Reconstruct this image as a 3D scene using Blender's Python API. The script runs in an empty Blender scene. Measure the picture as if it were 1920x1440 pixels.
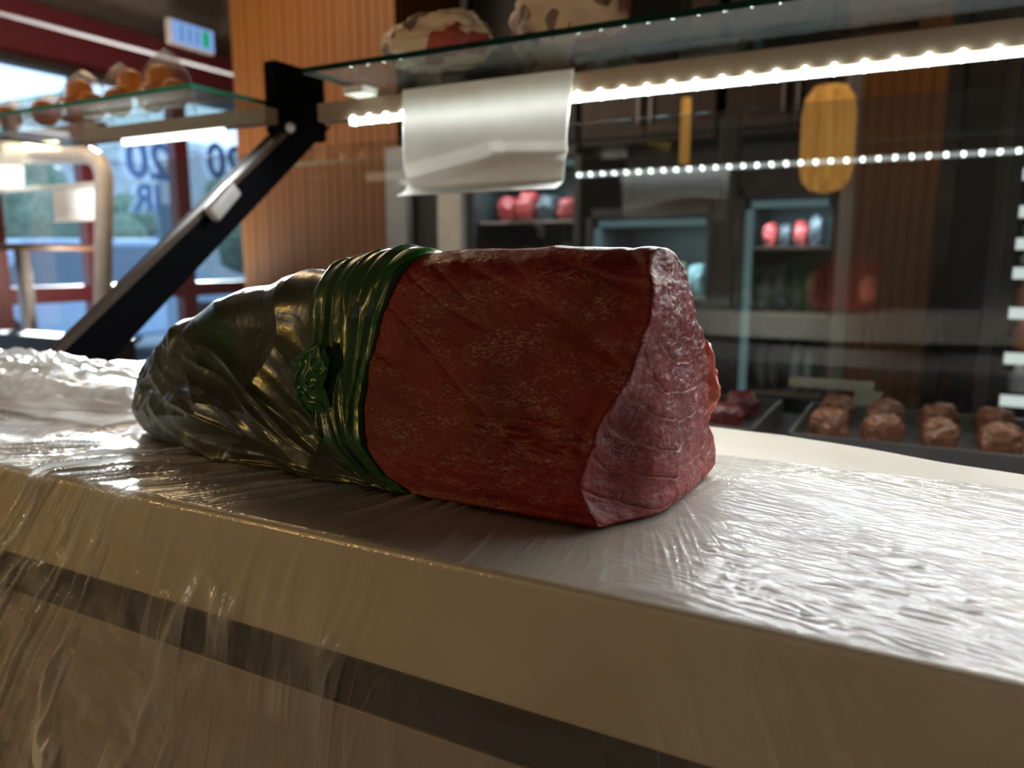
import bpy, bmesh, math, random
import numpy as np
from mathutils import Vector, Matrix

random.seed(7)
SC = bpy.context.scene
COL = SC.collection

# ------------------------------------------------------------------ camera, world, lights
F_PX = 1442.0
PITCH = math.atan(235 / F_PX)
YAW = math.atan2(.472, .882)
CAM = Vector((0, 0, .155))
cam_d = bpy.data.cameras.new('camera')
cam = bpy.data.objects.new('camera', cam_d)
COL.objects.link(cam)
cam.location = CAM
cam.rotation_euler = (math.pi / 2 - PITCH, 0, YAW)
cam_d.sensor_width = 36
cam_d.lens = 36 * F_PX / 1920
cam_d.clip_start = .01
cam_d.clip_end = 200
cam_d.dof.use_dof = True
cam_d.dof.focus_distance = .47
cam_d.dof.aperture_fstop = cam_d.lens / 4.6
SC.camera = cam
SC.view_settings.view_transform = 'Standard'
SC.view_settings.look = 'None'
SC.view_settings.gamma = 1
SC.view_settings.exposure = 0.0
try:
    SC.view_settings.use_curve_mapping = False
except Exception:
    pass
SC.cycles.max_bounces = 10
SC.cycles.transparent_max_bounces = 24
SC.cycles.sample_clamp_indirect = 6

w = bpy.data.worlds.new('sky')
SC.world = w
w.use_nodes = True
_bg = w.node_tree.nodes['Background']
_bg.inputs[0].default_value = (.58, .76, 1.0, 1)
_bg.inputs[1].default_value = 2.4


def area_light(name, loc, target, sx, sy, power, color, spread=180):
    d = bpy.data.lights.new(name, 'AREA')
    d.shape = 'RECTANGLE'
    d.size = sx
    d.size_y = sy
    d.energy = power
    d.color = color
    d.spread = math.radians(spread)
    o = bpy.data.objects.new(name, d)
    COL.objects.link(o)
    o.location = loc
    dirv = Vector(target) - Vector(loc)
    z = -dirv.normalized()
    x = Vector((1, 0, 0))
    y = z.cross(x).normalized()
    x = y.cross(z).normalized()
    o.rotation_euler = Matrix((x, y, z)).transposed().to_euler()
    return o


STRIP_W, STRIP_Z, STRIP_Y = .010, .374, 1.040
area_light('strip_light', (.10, STRIP_Y - .002, STRIP_Z - .006), (.10, STRIP_Y - .45, STRIP_Z - .40), 1.94, STRIP_W, 12.5, (.94, .98, 1))
area_light('strip_light', (-1.30, STRIP_Y - .002, STRIP_Z + .002), (-1.30, STRIP_Y - .45, STRIP_Z - .40), .26, STRIP_W, 6.0, (.94, .98, 1))
# low sun through the shop window on the left
_sd = bpy.data.lights.new('sun', 'SUN')
_sd.energy = 28
_sd.angle = math.radians(3)
_sd.color = (1, .96, .92)
_so = bpy.data.objects.new('sun', _sd)
COL.objects.link(_so)
_so.rotation_euler = Vector((3.92, -2.98, -1.02)).to_track_quat('-Z', 'Y').to_euler()
# the unseen warm lamp on the work side, the shop's ceiling lamps, then added fills
area_light('work_lamp', (-1.2, -.72, .14), (-.25, .40, .06), .12, .06, 2.9, (1, .56, .06))
area_light('ceiling_lamp', (-2.6, 1.9, 1.80), (-2.6, 1.9, 0), .9, .9, 26, (1, .72, .42))
area_light('ceiling_lamp', (.6, 2.2, 1.80), (.6, 2.2, 0), .6, .6, 9, (1, .72, .45))
area_light('ceiling_lamp', (.2, -.9, 1.80), (.2, -.9, 0), .9, .9, .9, (1, .76, .54))
area_light('side_fill', (-2.1, -1.7, -.05), (-.1, .32, -.05), .8, .35, 4.4, (1, .86, .70))  # added unseen fill that brightens the board and counter fronts
area_light('up_fill', (-3.0, .2, .9), (-3.2, 1.8, 1.6), .4, .4, 22, (1, .90, .80))  # added fill for the ceiling and the white-framed case
area_light('up_fill', (-3.5, 2.5, .0), (-4.4, 3.4, 1.8), .4, .4, 26, (1, .88, .74))  # added fill aimed at the ceiling corner above the window beams


# ------------------------------------------------------------------ helpers
def ray(x, y):
    f0 = Vector((-math.sin(YAW), math.cos(YAW), 0))
    r = Vector((math.cos(YAW), math.sin(YAW), 0))
    u = Vector((0, 0, 1))
    f = f0 * math.cos(PITCH) - u * math.sin(PITCH)
    v = u * math.cos(PITCH) + f0 * math.sin(PITCH)
    return f + r * (x - 960) / F_PX + v * (720 - y) / F_PX


def at(x, y, axis, val):
    d = ray(x, y)
    t = (val - CAM[axis]) / d[axis]
    return CAM + d * t


def tag(o, label=None, cat=None, group=None, kind=None):
    if label: o['label'] = label
    if cat: o['category'] = cat
    if group: o['group'] = group
    if kind: o['kind'] = kind
    return o


def empty(name, loc=(0, 0, 0), rz=0, label=None, cat=None, group=None):
    o = bpy.data.objects.new(name, None)
    COL.objects.link(o)
    o.location = loc
    o.rotation_euler = (0, 0, rz)
    o.empty_display_size = .05
    return tag(o, label, cat, group)


def link_mesh(name, me, mats, parent=None, smooth=False):
    if not isinstance(mats, (list, tuple)): mats = [mats]
    for m in mats: me.materials.append(m)
    if smooth:
        me.polygons.foreach_set('use_smooth', [True] * len(me.polygons))
    o = bpy.data.objects.new(name, me)
    COL.objects.link(o)
    if parent: o.parent = parent
    return o


class MB:
    def __init__(self):
        self.bm = bmesh.new()

    def box(self, lo, hi, bev=0, rot=None, mi=0):
        lo, hi = Vector(lo), Vector(hi)
        c = (lo + hi) / 2
        s = hi - lo
        r = bmesh.ops.create_cube(self.bm, size=1)
        vs = r['verts']
        for v in vs: v.co = Vector((v.co.x * s.x, v.co.y * s.y, v.co.z * s.z))
        fs = set(f for v in vs for f in v.link_faces)
        for f in fs: f.material_index = mi
        if bev:
            es = list({e for v in vs for e in v.link_edges})
            rr = bmesh.ops.bevel(self.bm, geom=es, offset=bev, segments=2, affect='EDGES', profile=.6)
            vs = list({v for f in rr['faces'] for v in f.verts} | {v for v in vs if v.is_valid})
        if rot is not None:
            for v in vs: v.co = rot @ v.co
        for v in vs: v.co = v.co + c
        return self

    def tube(self, pts, r, n=10, mi=0):
        pts = [Vector(p) for p in pts]
        rings = []
        for i, p in enumerate(pts):
            a = pts[max(0, i - 1)]
            b = pts[min(len(pts) - 1, i + 1)]
            d = (b - a).normalized()
            up = Vector((0, 0, 1)) if abs(d.z) < .9 else Vector((1, 0, 0))
            x = d.cross(up).normalized()
            y = d.cross(x).normalized()
            rr = r[i] if isinstance(r, (list, tuple)) else r
            rings.append([self.bm.verts.new(p + x * rr * math.cos(2 * math.pi * k / n) + y * rr * math.sin(2 * math.pi * k / n)) for k in range(n)])
        for i in range(len(rings) - 1):
            for k in range(n):
                f = self.bm.faces.new((rings[i][k], rings[i][(k + 1) % n], rings[i + 1][(k + 1) % n], rings[i + 1][k]))
                f.material_index = mi
                f.smooth = True
        self.bm.faces.new(rings[0]).material_index = mi
        self.bm.faces.new(rings[-1][::-1]).material_index = mi
        return self

    def lathe(self, prof, c=(0, 0, 0), n=20, mi=0, sx=1, sy=1):
        rings = []
        for (r, z) in prof:
            rings.append([self.bm.verts.new((c[0] + sx * r * math.cos(2 * math.pi * k / n), c[1] + sy * r * math.sin(2 * math.pi * k / n), c[2] + z)) for k in range(n)])
        for i in range(len(rings) - 1):
            for k in range(n):
                f = self.bm.faces.new((rings[i][k], rings[i][(k + 1) % n], rings[i + 1][(k + 1) % n], rings[i + 1][k]))
                f.material_index = mi
                f.smooth = True
        self.bm.faces.new(rings[0][::-1]).material_index = mi
        self.bm.faces.new(rings[-1]).material_index = mi
        return self

    def prism(self, poly, axis, a, b, bev=0, mi=0):
        """poly in the two other axes, extruded along axis from a to b"""
        def mk(p, t):
            if axis == 0: return (t, p[0], p[1])
            if axis == 1: return (p[0], t, p[1])
            return (p[0], p[1], t)
        A = [self.bm.verts.new(mk(p, a)) for p in poly]
        B = [self.bm.verts.new(mk(p, b)) for p in poly]
        n = len(poly)
        fs = [self.bm.faces.new(A[::-1]), self.bm.faces.new(B)]
        for k in range(n): fs.append(self.bm.faces.new((A[k], A[(k + 1) % n], B[(k + 1) % n], B[k])))
        for f in fs: f.material_index = mi
        if bev:
            es = list({e for f in fs[:2] for e in f.edges})
            bmesh.ops.bevel(self.bm, geom=es, offset=bev, segments=3, affect='EDGES', profile=.5)
        return self

    def build(self, name, mats, parent=None, smooth=False):
        bmesh.ops.recalc_face_normals(self.bm, faces=self.bm.faces)
        me = bpy.data.meshes.new(name)
        self.bm.to_mesh(me)
        self.bm.free()
        return link_mesh(name, me, mats, parent, smooth)


def grid_mesh(name, P, closed_u=False):
    """P: (rows, cols, 3) array -> mesh"""
    R, Cc = P.shape[:2]
    me = bpy.data.meshes.new(name)
    idx = np.arange(R * Cc).reshape(R, Cc)
    if closed_u:
        nxt = np.roll(idx, -1, axis=1)
        a, b, c, d = idx[:-1], nxt[:-1], nxt[1:], idx[1:]
    else:
        a, b, c, d = idx[:-1, :-1], idx[:-1, 1:], idx[1:, 1:], idx[1:, :-1]
    faces = np.stack([a, b, c, d], -1).reshape(-1, 4)
    fill_mesh(me, P.reshape(-1, 3), faces)
    return me


def fill_mesh(me, V, Fq):
    n = len(Fq)
    me.vertices.add(len(V))
    me.vertices.foreach_set('co', V.astype(np.float32).ravel())
    me.loops.add(n * 4)
    me.loops.foreach_set('vertex_index', Fq.astype(np.int32).ravel())
    me.polygons.add(n)
    me.polygons.foreach_set('loop_start', np.arange(0, n * 4, 4, dtype=np.int32))
    me.update(calc_edges=True)
    me.validate()


def vattr(me, name, arr):
    a = me.attributes.new(name, 'FLOAT', 'POINT')
    a.data.foreach_set('value', arr.astype(np.float32).ravel())


# numpy gradient noise
_rng = np.random.RandomState(5)
_perm = _rng.permutation(256)
_perm = np.concatenate([_perm, _perm, _perm])
_g = _rng.normal(size=(256, 3))
_g /= np.linalg.norm(_g, axis=1)[:, None]


def pn(x, y, z=0.0):
    x, y, z = np.broadcast_arrays(np.asarray(x, float), np.asarray(y, float), np.asarray(z, float))
    xi, yi, zi = np.floor(x).astype(int), np.floor(y).astype(int), np.floor(z).astype(int)
    xf, yf, zf = x - xi, y - yi, z - zi
    fade = lambda t: t * t * t * (t * (t * 6 - 15) + 10)
    u, v, ww = fade(xf), fade(yf), fade(zf)

    def gr(i, j, k):
        h = _perm[(_perm[(_perm[(xi + i) & 255] + yi + j) & 255] + zi + k) & 255]
        g = _g[h]
        return g[..., 0] * (xf - i) + g[..., 1] * (yf - j) + g[..., 2] * (zf - k)
    L = lambda a, b, t: a + (b - a) * t
    return L(L(L(gr(0, 0, 0), gr(1, 0, 0), u), L(gr(0, 1, 0), gr(1, 1, 0), u), v),
             L(L(gr(0, 0, 1), gr(1, 0, 1), u), L(gr(0, 1, 1), gr(1, 1, 1), u), v), ww) * 1.5


def fbm(x, y, z=0.0, o=4):
    s, a = 0, 1
    for i in range(o):
        s = s + a * pn(x * 2 ** i + 13.7 * i, y * 2 ** i, z * 2.0 ** i if not np.isscalar(z) else z + 3.1 * i)
        a *= .5
    return s


def ridge(n, k=3.0, p=1.5):
    return np.clip(1 - np.abs(n) * k, 0, 1) ** p


def sstep(a, b, x):
    t = np.clip((x - a) / (b - a), 0, 1)
    return t * t * (3 - 2 * t)


# ------------------------------------------------------------------ materials
def new_mat(name):
    m = bpy.data.materials.new(name)
    m.use_nodes = True
    nt = m.node_tree
    for n in list(nt.nodes): nt.nodes.remove(n)
    out = nt.nodes.new('ShaderNodeOutputMaterial')
    return m, nt, out


def N(nt, typ, **kw):
    n = nt.nodes.new(typ)
    for k, v in kw.items():
        if k.startswith('i_'):
            key = k[2:].replace('_', ' ')
            n.inputs[key].default_value = v
        else:
            setattr(n, k, v)
    return n


def ramp(nt, src, stops, interp='LINEAR'):
    r = nt.nodes.new('ShaderNodeValToRGB')
    r.color_ramp.interpolation = interp
    el = r.color_ramp.elements
    while len(el) < len(stops): el.new(.5)
    for e, (p, c) in zip(el, stops):
        e.position = p
        e.color = (*c, 1) if len(c) == 3 else c
    nt.links.new(src, r.inputs[0])
    return r


def fresnel_n(nt, normal=None):
    """Fresnel of a thin sheet: the same from both sides"""
    g = nt.nodes.new('ShaderNodeNewGeometry')
    mr = nt.nodes.new('ShaderNodeMapRange')
    nt.links.new(g.outputs['Backfacing'], mr.inputs['Value'])
    mr.inputs['To Min'].default_value = 1.5
    mr.inputs['To Max'].default_value = 1 / 1.5
    fr = nt.nodes.new('ShaderNodeFresnel')
    nt.links.new(mr.outputs[0], fr.inputs[0])
    if normal is not None: nt.links.new(normal, fr.inputs['Normal'])
    return fr


def math_n(nt, op, a, b=None, clamp=False):
    n = nt.nodes.new('ShaderNodeMath')
    n.operation = op
    n.use_clamp = clamp
    for i, s in enumerate((a, b)):
        if s is None: continue
        if isinstance(s, (int, float)): n.inputs[i].default_value = s
        else: nt.links.new(s, n.inputs[i])
    return n.outputs[0]


def simple(name, color, rough=.5, metal=0, spec=.5, var=.12, scale=20, bump=.0, bscale=200, coat=0, stretch=None, trans=0):
    m, nt, out = new_mat(name)
    p = N(nt, 'ShaderNodeBsdfPrincipled')
    p.inputs['Roughness'].default_value = rough
    p.inputs['Metallic'].default_value = metal
    p.inputs['Specular IOR Level'].default_value = spec
    p.inputs['Coat Weight'].default_value = coat
    p.inputs['Transmission Weight'].default_value = trans
    tc = N(nt, 'ShaderNodeTexCoord')
    src = tc.outputs['Object']
    if stretch:
        mp = N(nt, 'ShaderNodeMapping')
        mp.inputs['Scale'].default_value = stretch
        nt.links.new(src, mp.inputs[0])
        src = mp.outputs[0]
    nz = N(nt, 'ShaderNodeTexNoise')
    nz.inputs['Scale'].default_value = scale
    nz.inputs['Detail'].default_value = 5
    nt.links.new(src, nz.inputs['Vector'])
    c = Vector(color)
    r = ramp(nt, nz.outputs[0], [(.3, tuple(c * (1 - var))), (.7, tuple(c * (1 + var)))])
    nt.links.new(r.outputs[0], p.inputs['Base Color'])
    if bump:
        n2 = N(nt, 'ShaderNodeTexNoise')
        n2.inputs['Scale'].default_value = bscale
        nt.links.new(src, n2.inputs['Vector'])
        b = N(nt, 'ShaderNodeBump')
        b.inputs['Strength'].default_value = bump
        b.inputs['Distance'].default_value = .001
        nt.links.new(n2.outputs[0], b.inputs['Height'])
        nt.links.new(b.outputs[0], p.inputs['Normal'])
    nt.links.new(p.outputs[0], out.inputs[0])
    return m


def emit(name, color, strength):
    m, nt, out = new_mat(name)
    e = N(nt, 'ShaderNodeEmission')
    e.inputs[0].default_value = (*color, 1)
    e.inputs[1].default_value = strength
    nt.links.new(e.outputs[0], out.inputs[0])
    return m


def glass_mat(name, tint=(.9, .95, .93), refl=1.0, rough=.02, haze=0.0):
    m, nt, out = new_mat(name)
    t = N(nt, 'ShaderNodeBsdfTransparent')
    t.inputs[0].default_value = (*tint, 1)
    g = N(nt, 'ShaderNodeBsdfGlossy')
    g.inputs['Roughness'].default_value = rough
    fr = fresnel_n(nt)
    f = math_n(nt, 'MULTIPLY', fr.outputs[0], refl, True)
    mx = N(nt, 'ShaderNodeMixShader')
    nt.links.new(f, mx.inputs[0])
    nt.links.new(t.outputs[0], mx.inputs[1])
    nt.links.new(g.outputs[0], mx.inputs[2])
    last = mx
    if haze:
        d = N(nt, 'ShaderNodeBsdfDiffuse')
        d.inputs[0].default_value = (.7, .7, .7, 1)
        m2 = N(nt, 'ShaderNodeMixShader')
        m2.inputs[0].default_value = haze
        nt.links.new(mx.outputs[0], m2.inputs[1])
        nt.links.new(d.outputs[0], m2.inputs[2])
        last = m2
    nt.links.new(last.outputs[0], out.inputs[0])
    return m


M = {}
M['black'] = simple('black metal', (.002, .002, .003), .8, 0, .06)
M['alu'] = simple('brushed aluminium', (.30, .21, .15), .42, .55, .5, var=.08, stretch=(.5, 40, 40))
M['steel'] = simple('grey steel', (.30, .29, .28), .4, .6)
M['whitemetal'] = simple('white enamelled metal', (.72, .66, .60), .4)
M['dark'] = simple('dark laminate', (.018, .016, .016), .5)
M['darkbrown'] = simple('dark brown wood', (.05, .024, .012), .5, var=.3, stretch=(1, 1, .05), scale=30)
M['red'] = simple('dark red painted wood', (.085, .012, .016), .45)
M['wood'] = simple('amber varnished wood', (.17, .055, .001), .6, var=.28, stretch=(9, 9, .25), scale=9)
M['wooddark'] = simple('brown varnished wood', (.17, .066, .010), .42, var=.35, stretch=(9, 9, .25), scale=9)
M['ceil'] = simple('ceiling plaster', (.20, .165, .14), .8)
M['floor'] = simple('stone floor', (.16, .13, .11), .4)
M['wall'] = simple('brown plaster', (.17, .14, .12), .8)
M['panel'] = simple('counter laminate', (.33, .27, .24), .5, var=.05, bump=.15, bscale=400)
M['led'] = emit('led diffuser', (.90, 1, .95), 4)
M['leddot'] = emit('led chip', (.80, 1, .93), 70)
M['ledwarm'] = emit('warm led', (1, .93, .55), 9)
M['glass'] = glass_mat('case glass', (.84, .86, .86), 1.6, haze=.012)  # haze put in for the veil of reflections on the pane
M['shelfglass'] = glass_mat('shelf glass', (.74, .78, .75), .35, haze=.04)
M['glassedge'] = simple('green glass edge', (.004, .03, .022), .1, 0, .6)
M['glassedgelit'] = simple('lit green glass edge', (.05, .32, .23), .1, 0, .6)  # brighter copy of the edge green, light painted into it
M['winglass'] = glass_mat('window glass', (.9, .96, .98), 1.0)


def paper_mat():
    m, nt, out = new_mat('white paper')
    d = N(nt, 'ShaderNodeBsdfDiffuse')
    t = N(nt, 'ShaderNodeBsdfTranslucent')
    tc = N(nt, 'ShaderNodeTexCoord')
    nz = N(nt, 'ShaderNodeTexNoise')
    nz.inputs['Scale'].default_value = 30
    nt.links.new(tc.outputs['Object'], nz.inputs['Vector'])
    r = ramp(nt, nz.outputs[0], [(.3, (.88, .87, .84)), (.7, (.94, .93, .91))])
    nt.links.new(r.outputs[0], d.inputs[0])
    nt.links.new(r.outputs[0], t.inputs[0])
    mx = N(nt, 'ShaderNodeMixShader')
    mx.inputs[0].default_value = .5
    nt.links.new(d.outputs[0], mx.inputs[1])
    nt.links.new(t.outputs[0], mx.inputs[2])
    nt.links.new(mx.outputs[0], out.inputs[0])
    return m


M['paper'] = paper_mat()


def board_mat():
    m, nt, out = new_mat('cream cutting board plastic')
    p = N(nt, 'ShaderNodeBsdfPrincipled')
    p.inputs['Base Color'].default_value = (.70, .64, .54, 1)
    p.inputs['Roughness'].default_value = .38
    p.inputs['Subsurface Weight'].default_value = .08
    p.inputs['Subsurface Radius'].default_value = (.01, .008, .006)
    tc = N(nt, 'ShaderNodeTexCoord')
    vo = N(nt, 'ShaderNodeTexVoronoi')
    vo.inputs['Scale'].default_value = 520
    vo.inputs['Randomness'].default_value = .25
    nt.links.new(tc.outputs['Object'], vo.inputs['Vector'])
    nz = N(nt, 'ShaderNodeTexNoise')
    nz.inputs['Scale'].default_value = 9
    nz.inputs['Detail'].default_value = 6
    nt.links.new(tc.outputs['Object'], nz.inputs['Vector'])
    r = ramp(nt, nz.outputs[0], [(.35, (.50, .44, .35)), (.65, (.57, .51, .42))])
    nt.links.new(r.outputs[0], p.inputs['Base Color'])
    b = N(nt, 'ShaderNodeBump')
    b.inputs['Strength'].default_value = .35
    b.inputs['Distance'].default_value = .0006
    nt.links.new(vo.outputs['Distance'], b.inputs['Height'])
    nt.links.new(b.outputs[0], p.inputs['Normal'])
    nt.links.new(p.outputs[0], out.inputs[0])
    return m


M['board'] = board_mat()


def film_mat(name, base=.07, milk_sheen=(.93, .93, .94), rough=.13, fine=1.0, gloss=1.0):
    """thin clear plastic film: see-through, with a milky and painted-sheen share set per vertex by 'milk'"""
    m, nt, out = new_mat(name)
    at_ = N(nt, 'ShaderNodeAttribute', attribute_name='milk_sheen')
    tr = N(nt, 'ShaderNodeBsdfTransparent')
    df = N(nt, 'ShaderNodeBsdfDiffuse')
    df.inputs[0].default_value = (*milk_sheen, 1)
    tl = N(nt, 'ShaderNodeBsdfTranslucent')
    tl.inputs[0].default_value = (*milk_sheen, 1)
    mw = N(nt, 'ShaderNodeMixShader')
    mw.inputs[0].default_value = .25
    nt.links.new(df.outputs[0], mw.inputs[1])
    nt.links.new(tl.outputs[0], mw.inputs[2])
    tc = N(nt, 'ShaderNodeTexCoord')
    mp = N(nt, 'ShaderNodeMapping')
    mp.inputs['Scale'].default_value = (1, 2.2, 1)
    mp.inputs['Rotation'].default_value = (0, 0, .25)
    nt.links.new(tc.outputs['Object'], mp.inputs[0])
    nz = N(nt, 'ShaderNodeTexNoise')
    nz.inputs['Scale'].default_value = 110
    nz.inputs['Detail'].default_value = 6
    nz.inputs['Distortion'].default_value = 1.2
    nt.links.new(mp.outputs[0], nz.inputs['Vector'])
    b = N(nt, 'ShaderNodeBump')
    b.inputs['Strength'].default_value = .22 * fine
    b.inputs['Distance'].default_value = .002
    nt.links.new(nz.outputs[0], b.inputs['Height'])
    gl = N(nt, 'ShaderNodeBsdfGlossy')
    gl.inputs['Roughness'].default_value = rough
    nt.links.new(b.outputs[0], gl.inputs['Normal'])
    nt.links.new(b.outputs[0], df.inputs['Normal'])
    m1 = N(nt, 'ShaderNodeMixShader')
    mf = math_n(nt, 'ADD', at_.outputs['Fac'], base, True)
    nt.links.new(mf, m1.inputs[0])
    nt.links.new(tr.outputs[0], m1.inputs[1])
    nt.links.new(mw.outputs[0], m1.inputs[2])
    fr = fresnel_n(nt, b.outputs[0])
    ff = math_n(nt, 'MULTIPLY', fr.outputs[0], gloss, True)
    m2 = N(nt, 'ShaderNodeMixShader')
    nt.links.new(ff, m2.inputs[0])
    nt.links.new(m1.outputs[0], m2.inputs[1])
    nt.links.new(gl.outputs[0], m2.inputs[2])
    nt.links.new(m2.outputs[0], out.inputs[0])
    return m


M['film'] = film_mat('clear plastic film')
M['film_heap'] = film_mat('crumpled clear plastic', base=.50, rough=.2)


def tuna_mat():
    m, nt, out = new_mat('raw tuna flesh')
    p = N(nt, 'ShaderNodeBsdfPrincipled')
    p.inputs['Subsurface Weight'].default_value = .55
    p.inputs['Subsurface Radius'].default_value = (.014, .0022, .0014)
    p.inputs['Subsurface Scale'].default_value = .8
    p.inputs['Roughness'].default_value = .40
    p.inputs['Specular IOR Level'].default_value = .22
    p.inputs['Coat Weight'].default_value = .6
    p.inputs['Coat Roughness'].default_value = .28
    p.inputs['Coat IOR'].default_value = 1.9
    tc = N(nt, 'ShaderNodeTexCoord')
    nz = N(nt, 'ShaderNodeTexNoise')
    nz.inputs['Scale'].default_value = 22
    nz.inputs['Detail'].default_value = 7
    nt.links.new(tc.outputs['Object'], nz.inputs['Vector'])
    r = ramp(nt, nz.outputs[0], [(.3, (.11, .0030, .0022)), (.7, (.20, .0075, .0050))])
    ln = N(nt, 'ShaderNodeAttribute', attribute_name='seam')
    mx = N(nt, 'ShaderNodeMixRGB')
    nt.links.new(ln.outputs['Fac'], mx.inputs[0])
    nt.links.new(r.outputs[0], mx.inputs[1])
    mx.inputs[2].default_value = (.62, .26, .22, 1)
    pk = N(nt, 'ShaderNodeAttribute', attribute_name='pale')
    mx2 = N(nt, 'ShaderNodeMixRGB')
    nt.links.new(pk.outputs['Fac'], mx2.inputs[0])
    nt.links.new(mx.outputs[0], mx2.inputs[1])
    mx2.inputs[2].default_value = (.50, .13, .12, 1)
    nt.links.new(mx2.outputs[0], p.inputs['Base Color'])
    # wet grain
    mp = N(nt, 'ShaderNodeMapping')
    mp.inputs['Scale'].default_value = (1, 1.6, 2.0)
    mp.inputs['Rotation'].default_value = (0, .45, 0)
    nt.links.new(tc.outputs['Object'], mp.inputs[0])
    n2 = N(nt, 'ShaderNodeTexNoise')
    n2.inputs['Scale'].default_value = 520
    n2.inputs['Detail'].default_value = 5
    n2.inputs['Roughness'].default_value = .6
    nt.links.new(mp.outputs[0], n2.inputs['Vector'])
    n3 = N(nt, 'ShaderNodeTexNoise')
    n3.inputs['Scale'].default_value = 90
    n3.inputs['Detail'].default_value = 4
    nt.links.new(mp.outputs[0], n3.inputs['Vector'])
    hs = math_n(nt, 'ADD', math_n(nt, 'MULTIPLY', n2.outputs[0], .5), n3.outputs[0])
    b = N(nt, 'ShaderNodeBump')
    b.inputs['Strength'].default_value = .45
    b.inputs['Distance'].default_value = .0024
    wet = N(nt, 'ShaderNodeTexNoise')
    wet.inputs['Scale'].default_value = 34
    wet.inputs['Detail'].default_value = 6
    wet.inputs['Roughness'].default_value = .65
    nt.links.new(mp.outputs[0], wet.inputs['Vector'])
    wr = ramp(nt, wet.outputs[0], [(.44, (.03, .03, .03)), (.62, (1, 1, 1))])
    sp = N(nt, 'ShaderNodeTexNoise')
    sp.inputs['Scale'].default_value = 330
    sp.inputs['Detail'].default_value = 5
    sp.inputs['Roughness'].default_value = .7
    nt.links.new(mp.outputs[0], sp.inputs['Vector'])
    sr = ramp(nt, sp.outputs[0], [(.51, (.02, .02, .02)), (.57, (1, 1, 1))])
    cw = math_n(nt, 'MULTIPLY', wr.outputs[0], sr.outputs[0], True)
    nt.links.new(cw, p.inputs['Coat Weight'])
    nt.links.new(hs, b.inputs['Height'])
    n5 = N(nt, 'ShaderNodeTexNoise')
    n5.inputs['Scale'].default_value = 620
    n5.inputs['Detail'].default_value = 3
    nt.links.new(mp.outputs[0], n5.inputs['Vector'])
    b2 = N(nt, 'ShaderNodeBump')
    b2.inputs['Strength'].default_value = .6
    b2.inputs['Distance'].default_value = .0015
    nt.links.new(n5.outputs[0], b2.inputs['Height'])
    nt.links.new(b.outputs[0], b2.inputs['Normal'])
    nt.links.new(b.outputs[0], p.inputs['Normal'])
    nt.links.new(b2.outputs[0], p.inputs['Coat Normal'])
    nt.links.new(p.outputs[0], out.inputs[0])
    return m


M['tuna'] = tuna_mat()
M['trim_flesh'] = simple('fatty pink flesh', (.72, .16, .10), .35, var=.25, scale=60, bump=.5, bscale=250, coat=.3)


def bag_mat():
    m, nt, out = new_mat('green plastic bag')
    p = N(nt, 'ShaderNodeBsdfPrincipled')
    p.inputs['Roughness'].default_value = .30
    p.inputs['Specular IOR Level'].default_value = .35
    p.inputs['Coat Weight'].default_value = .15
    p.inputs['Coat Roughness'].default_value = .15
    g = N(nt, 'ShaderNodeAttribute', attribute_name='green')
    tc = N(nt, 'ShaderNodeTexCoord')
    nz = N(nt, 'ShaderNodeTexNoise')
    nz.inputs['Scale'].default_value = 14
    nz.inputs['Detail'].default_value = 5
    nt.links.new(tc.outputs['Object'], nz.inputs['Vector'])
    r1 = ramp(nt, nz.outputs[0], [(.35, (.030, .036, .028)), (.65, (.075, .085, .070))])
    r2 = ramp(nt, nz.outputs[0], [(.35, (.006, .05, .012)), (.65, (.02, .12, .022))])
    mx = N(nt, 'ShaderNodeMixRGB')
    nt.links.new(g.outputs['Fac'], mx.inputs[0])
    nt.links.new(r1.outputs[0], mx.inputs[1])
    nt.links.new(r2.outputs[0], mx.inputs[2])
    nt.links.new(mx.outputs[0], p.inputs['Base Color'])
    n2 = N(nt, 'ShaderNodeTexNoise')
    n2.inputs['Scale'].default_value = 55
    n2.inputs['Detail'].default_value = 4
    n2.inputs['Distortion'].default_value = 1.5
    nt.links.new(tc.outputs['Object'], n2.inputs['Vector'])
    b = N(nt, 'ShaderNodeBump')
    b.inputs['Strength'].default_value = .16
    b.inputs['Distance'].default_value = .002
    nt.links.new(n2.outputs[0], b.inputs['Height'])
    nt.links.new(b.outputs[0], p.inputs['Normal'])
    nt.links.new(b.outputs[0], p.inputs['Coat Normal'])
    nt.links.new(p.outputs[0], out.inputs[0])
    return m


M['bag'] = bag_mat()


ORD = ['first', 'second', 'third', 'fourth', 'fifth', 'sixth', 'seventh']

# ------------------------------------------------------------------ room shell
XW = -4.5
ZF, ZC = -1.0, 1.95


def struct(name, mb, mat, parent=None):
    o = mb.build(name, mat, parent)
    if parent is None: o['kind'] = 'structure'
    return o


struct('floor', MB().box((-4.6, -2.6, ZF - .05), (3.2, 5.6, ZF)), M['floor'])
struct('ceiling', MB().box((-4.6, -2.6, ZC), (3.2, 5.6, ZC + .05)), M['ceil'])
struct('wall_back', MB().box((-4.6, 5.5, ZF), (3.2, 5.6, ZC)), M['wall'])
struct('wall_right', MB().box((3.1, -2.6, ZF), (3.2, 5.5, ZC)), M['wall'])
struct('wall_front', MB().box((-4.6, -2.6, ZF), (3.1, -2.5, ZC)), M['wall'])
struct('wall_left', MB().box((XW - .1, -2.5, 1.50), (XW, 5.5, ZC)).box((XW - .1, -2.5, ZF), (XW, 1.2, 1.50)).box((XW - .1, 4.9, ZF), (XW, 5.5, 1.50)), M['wall'])
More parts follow.
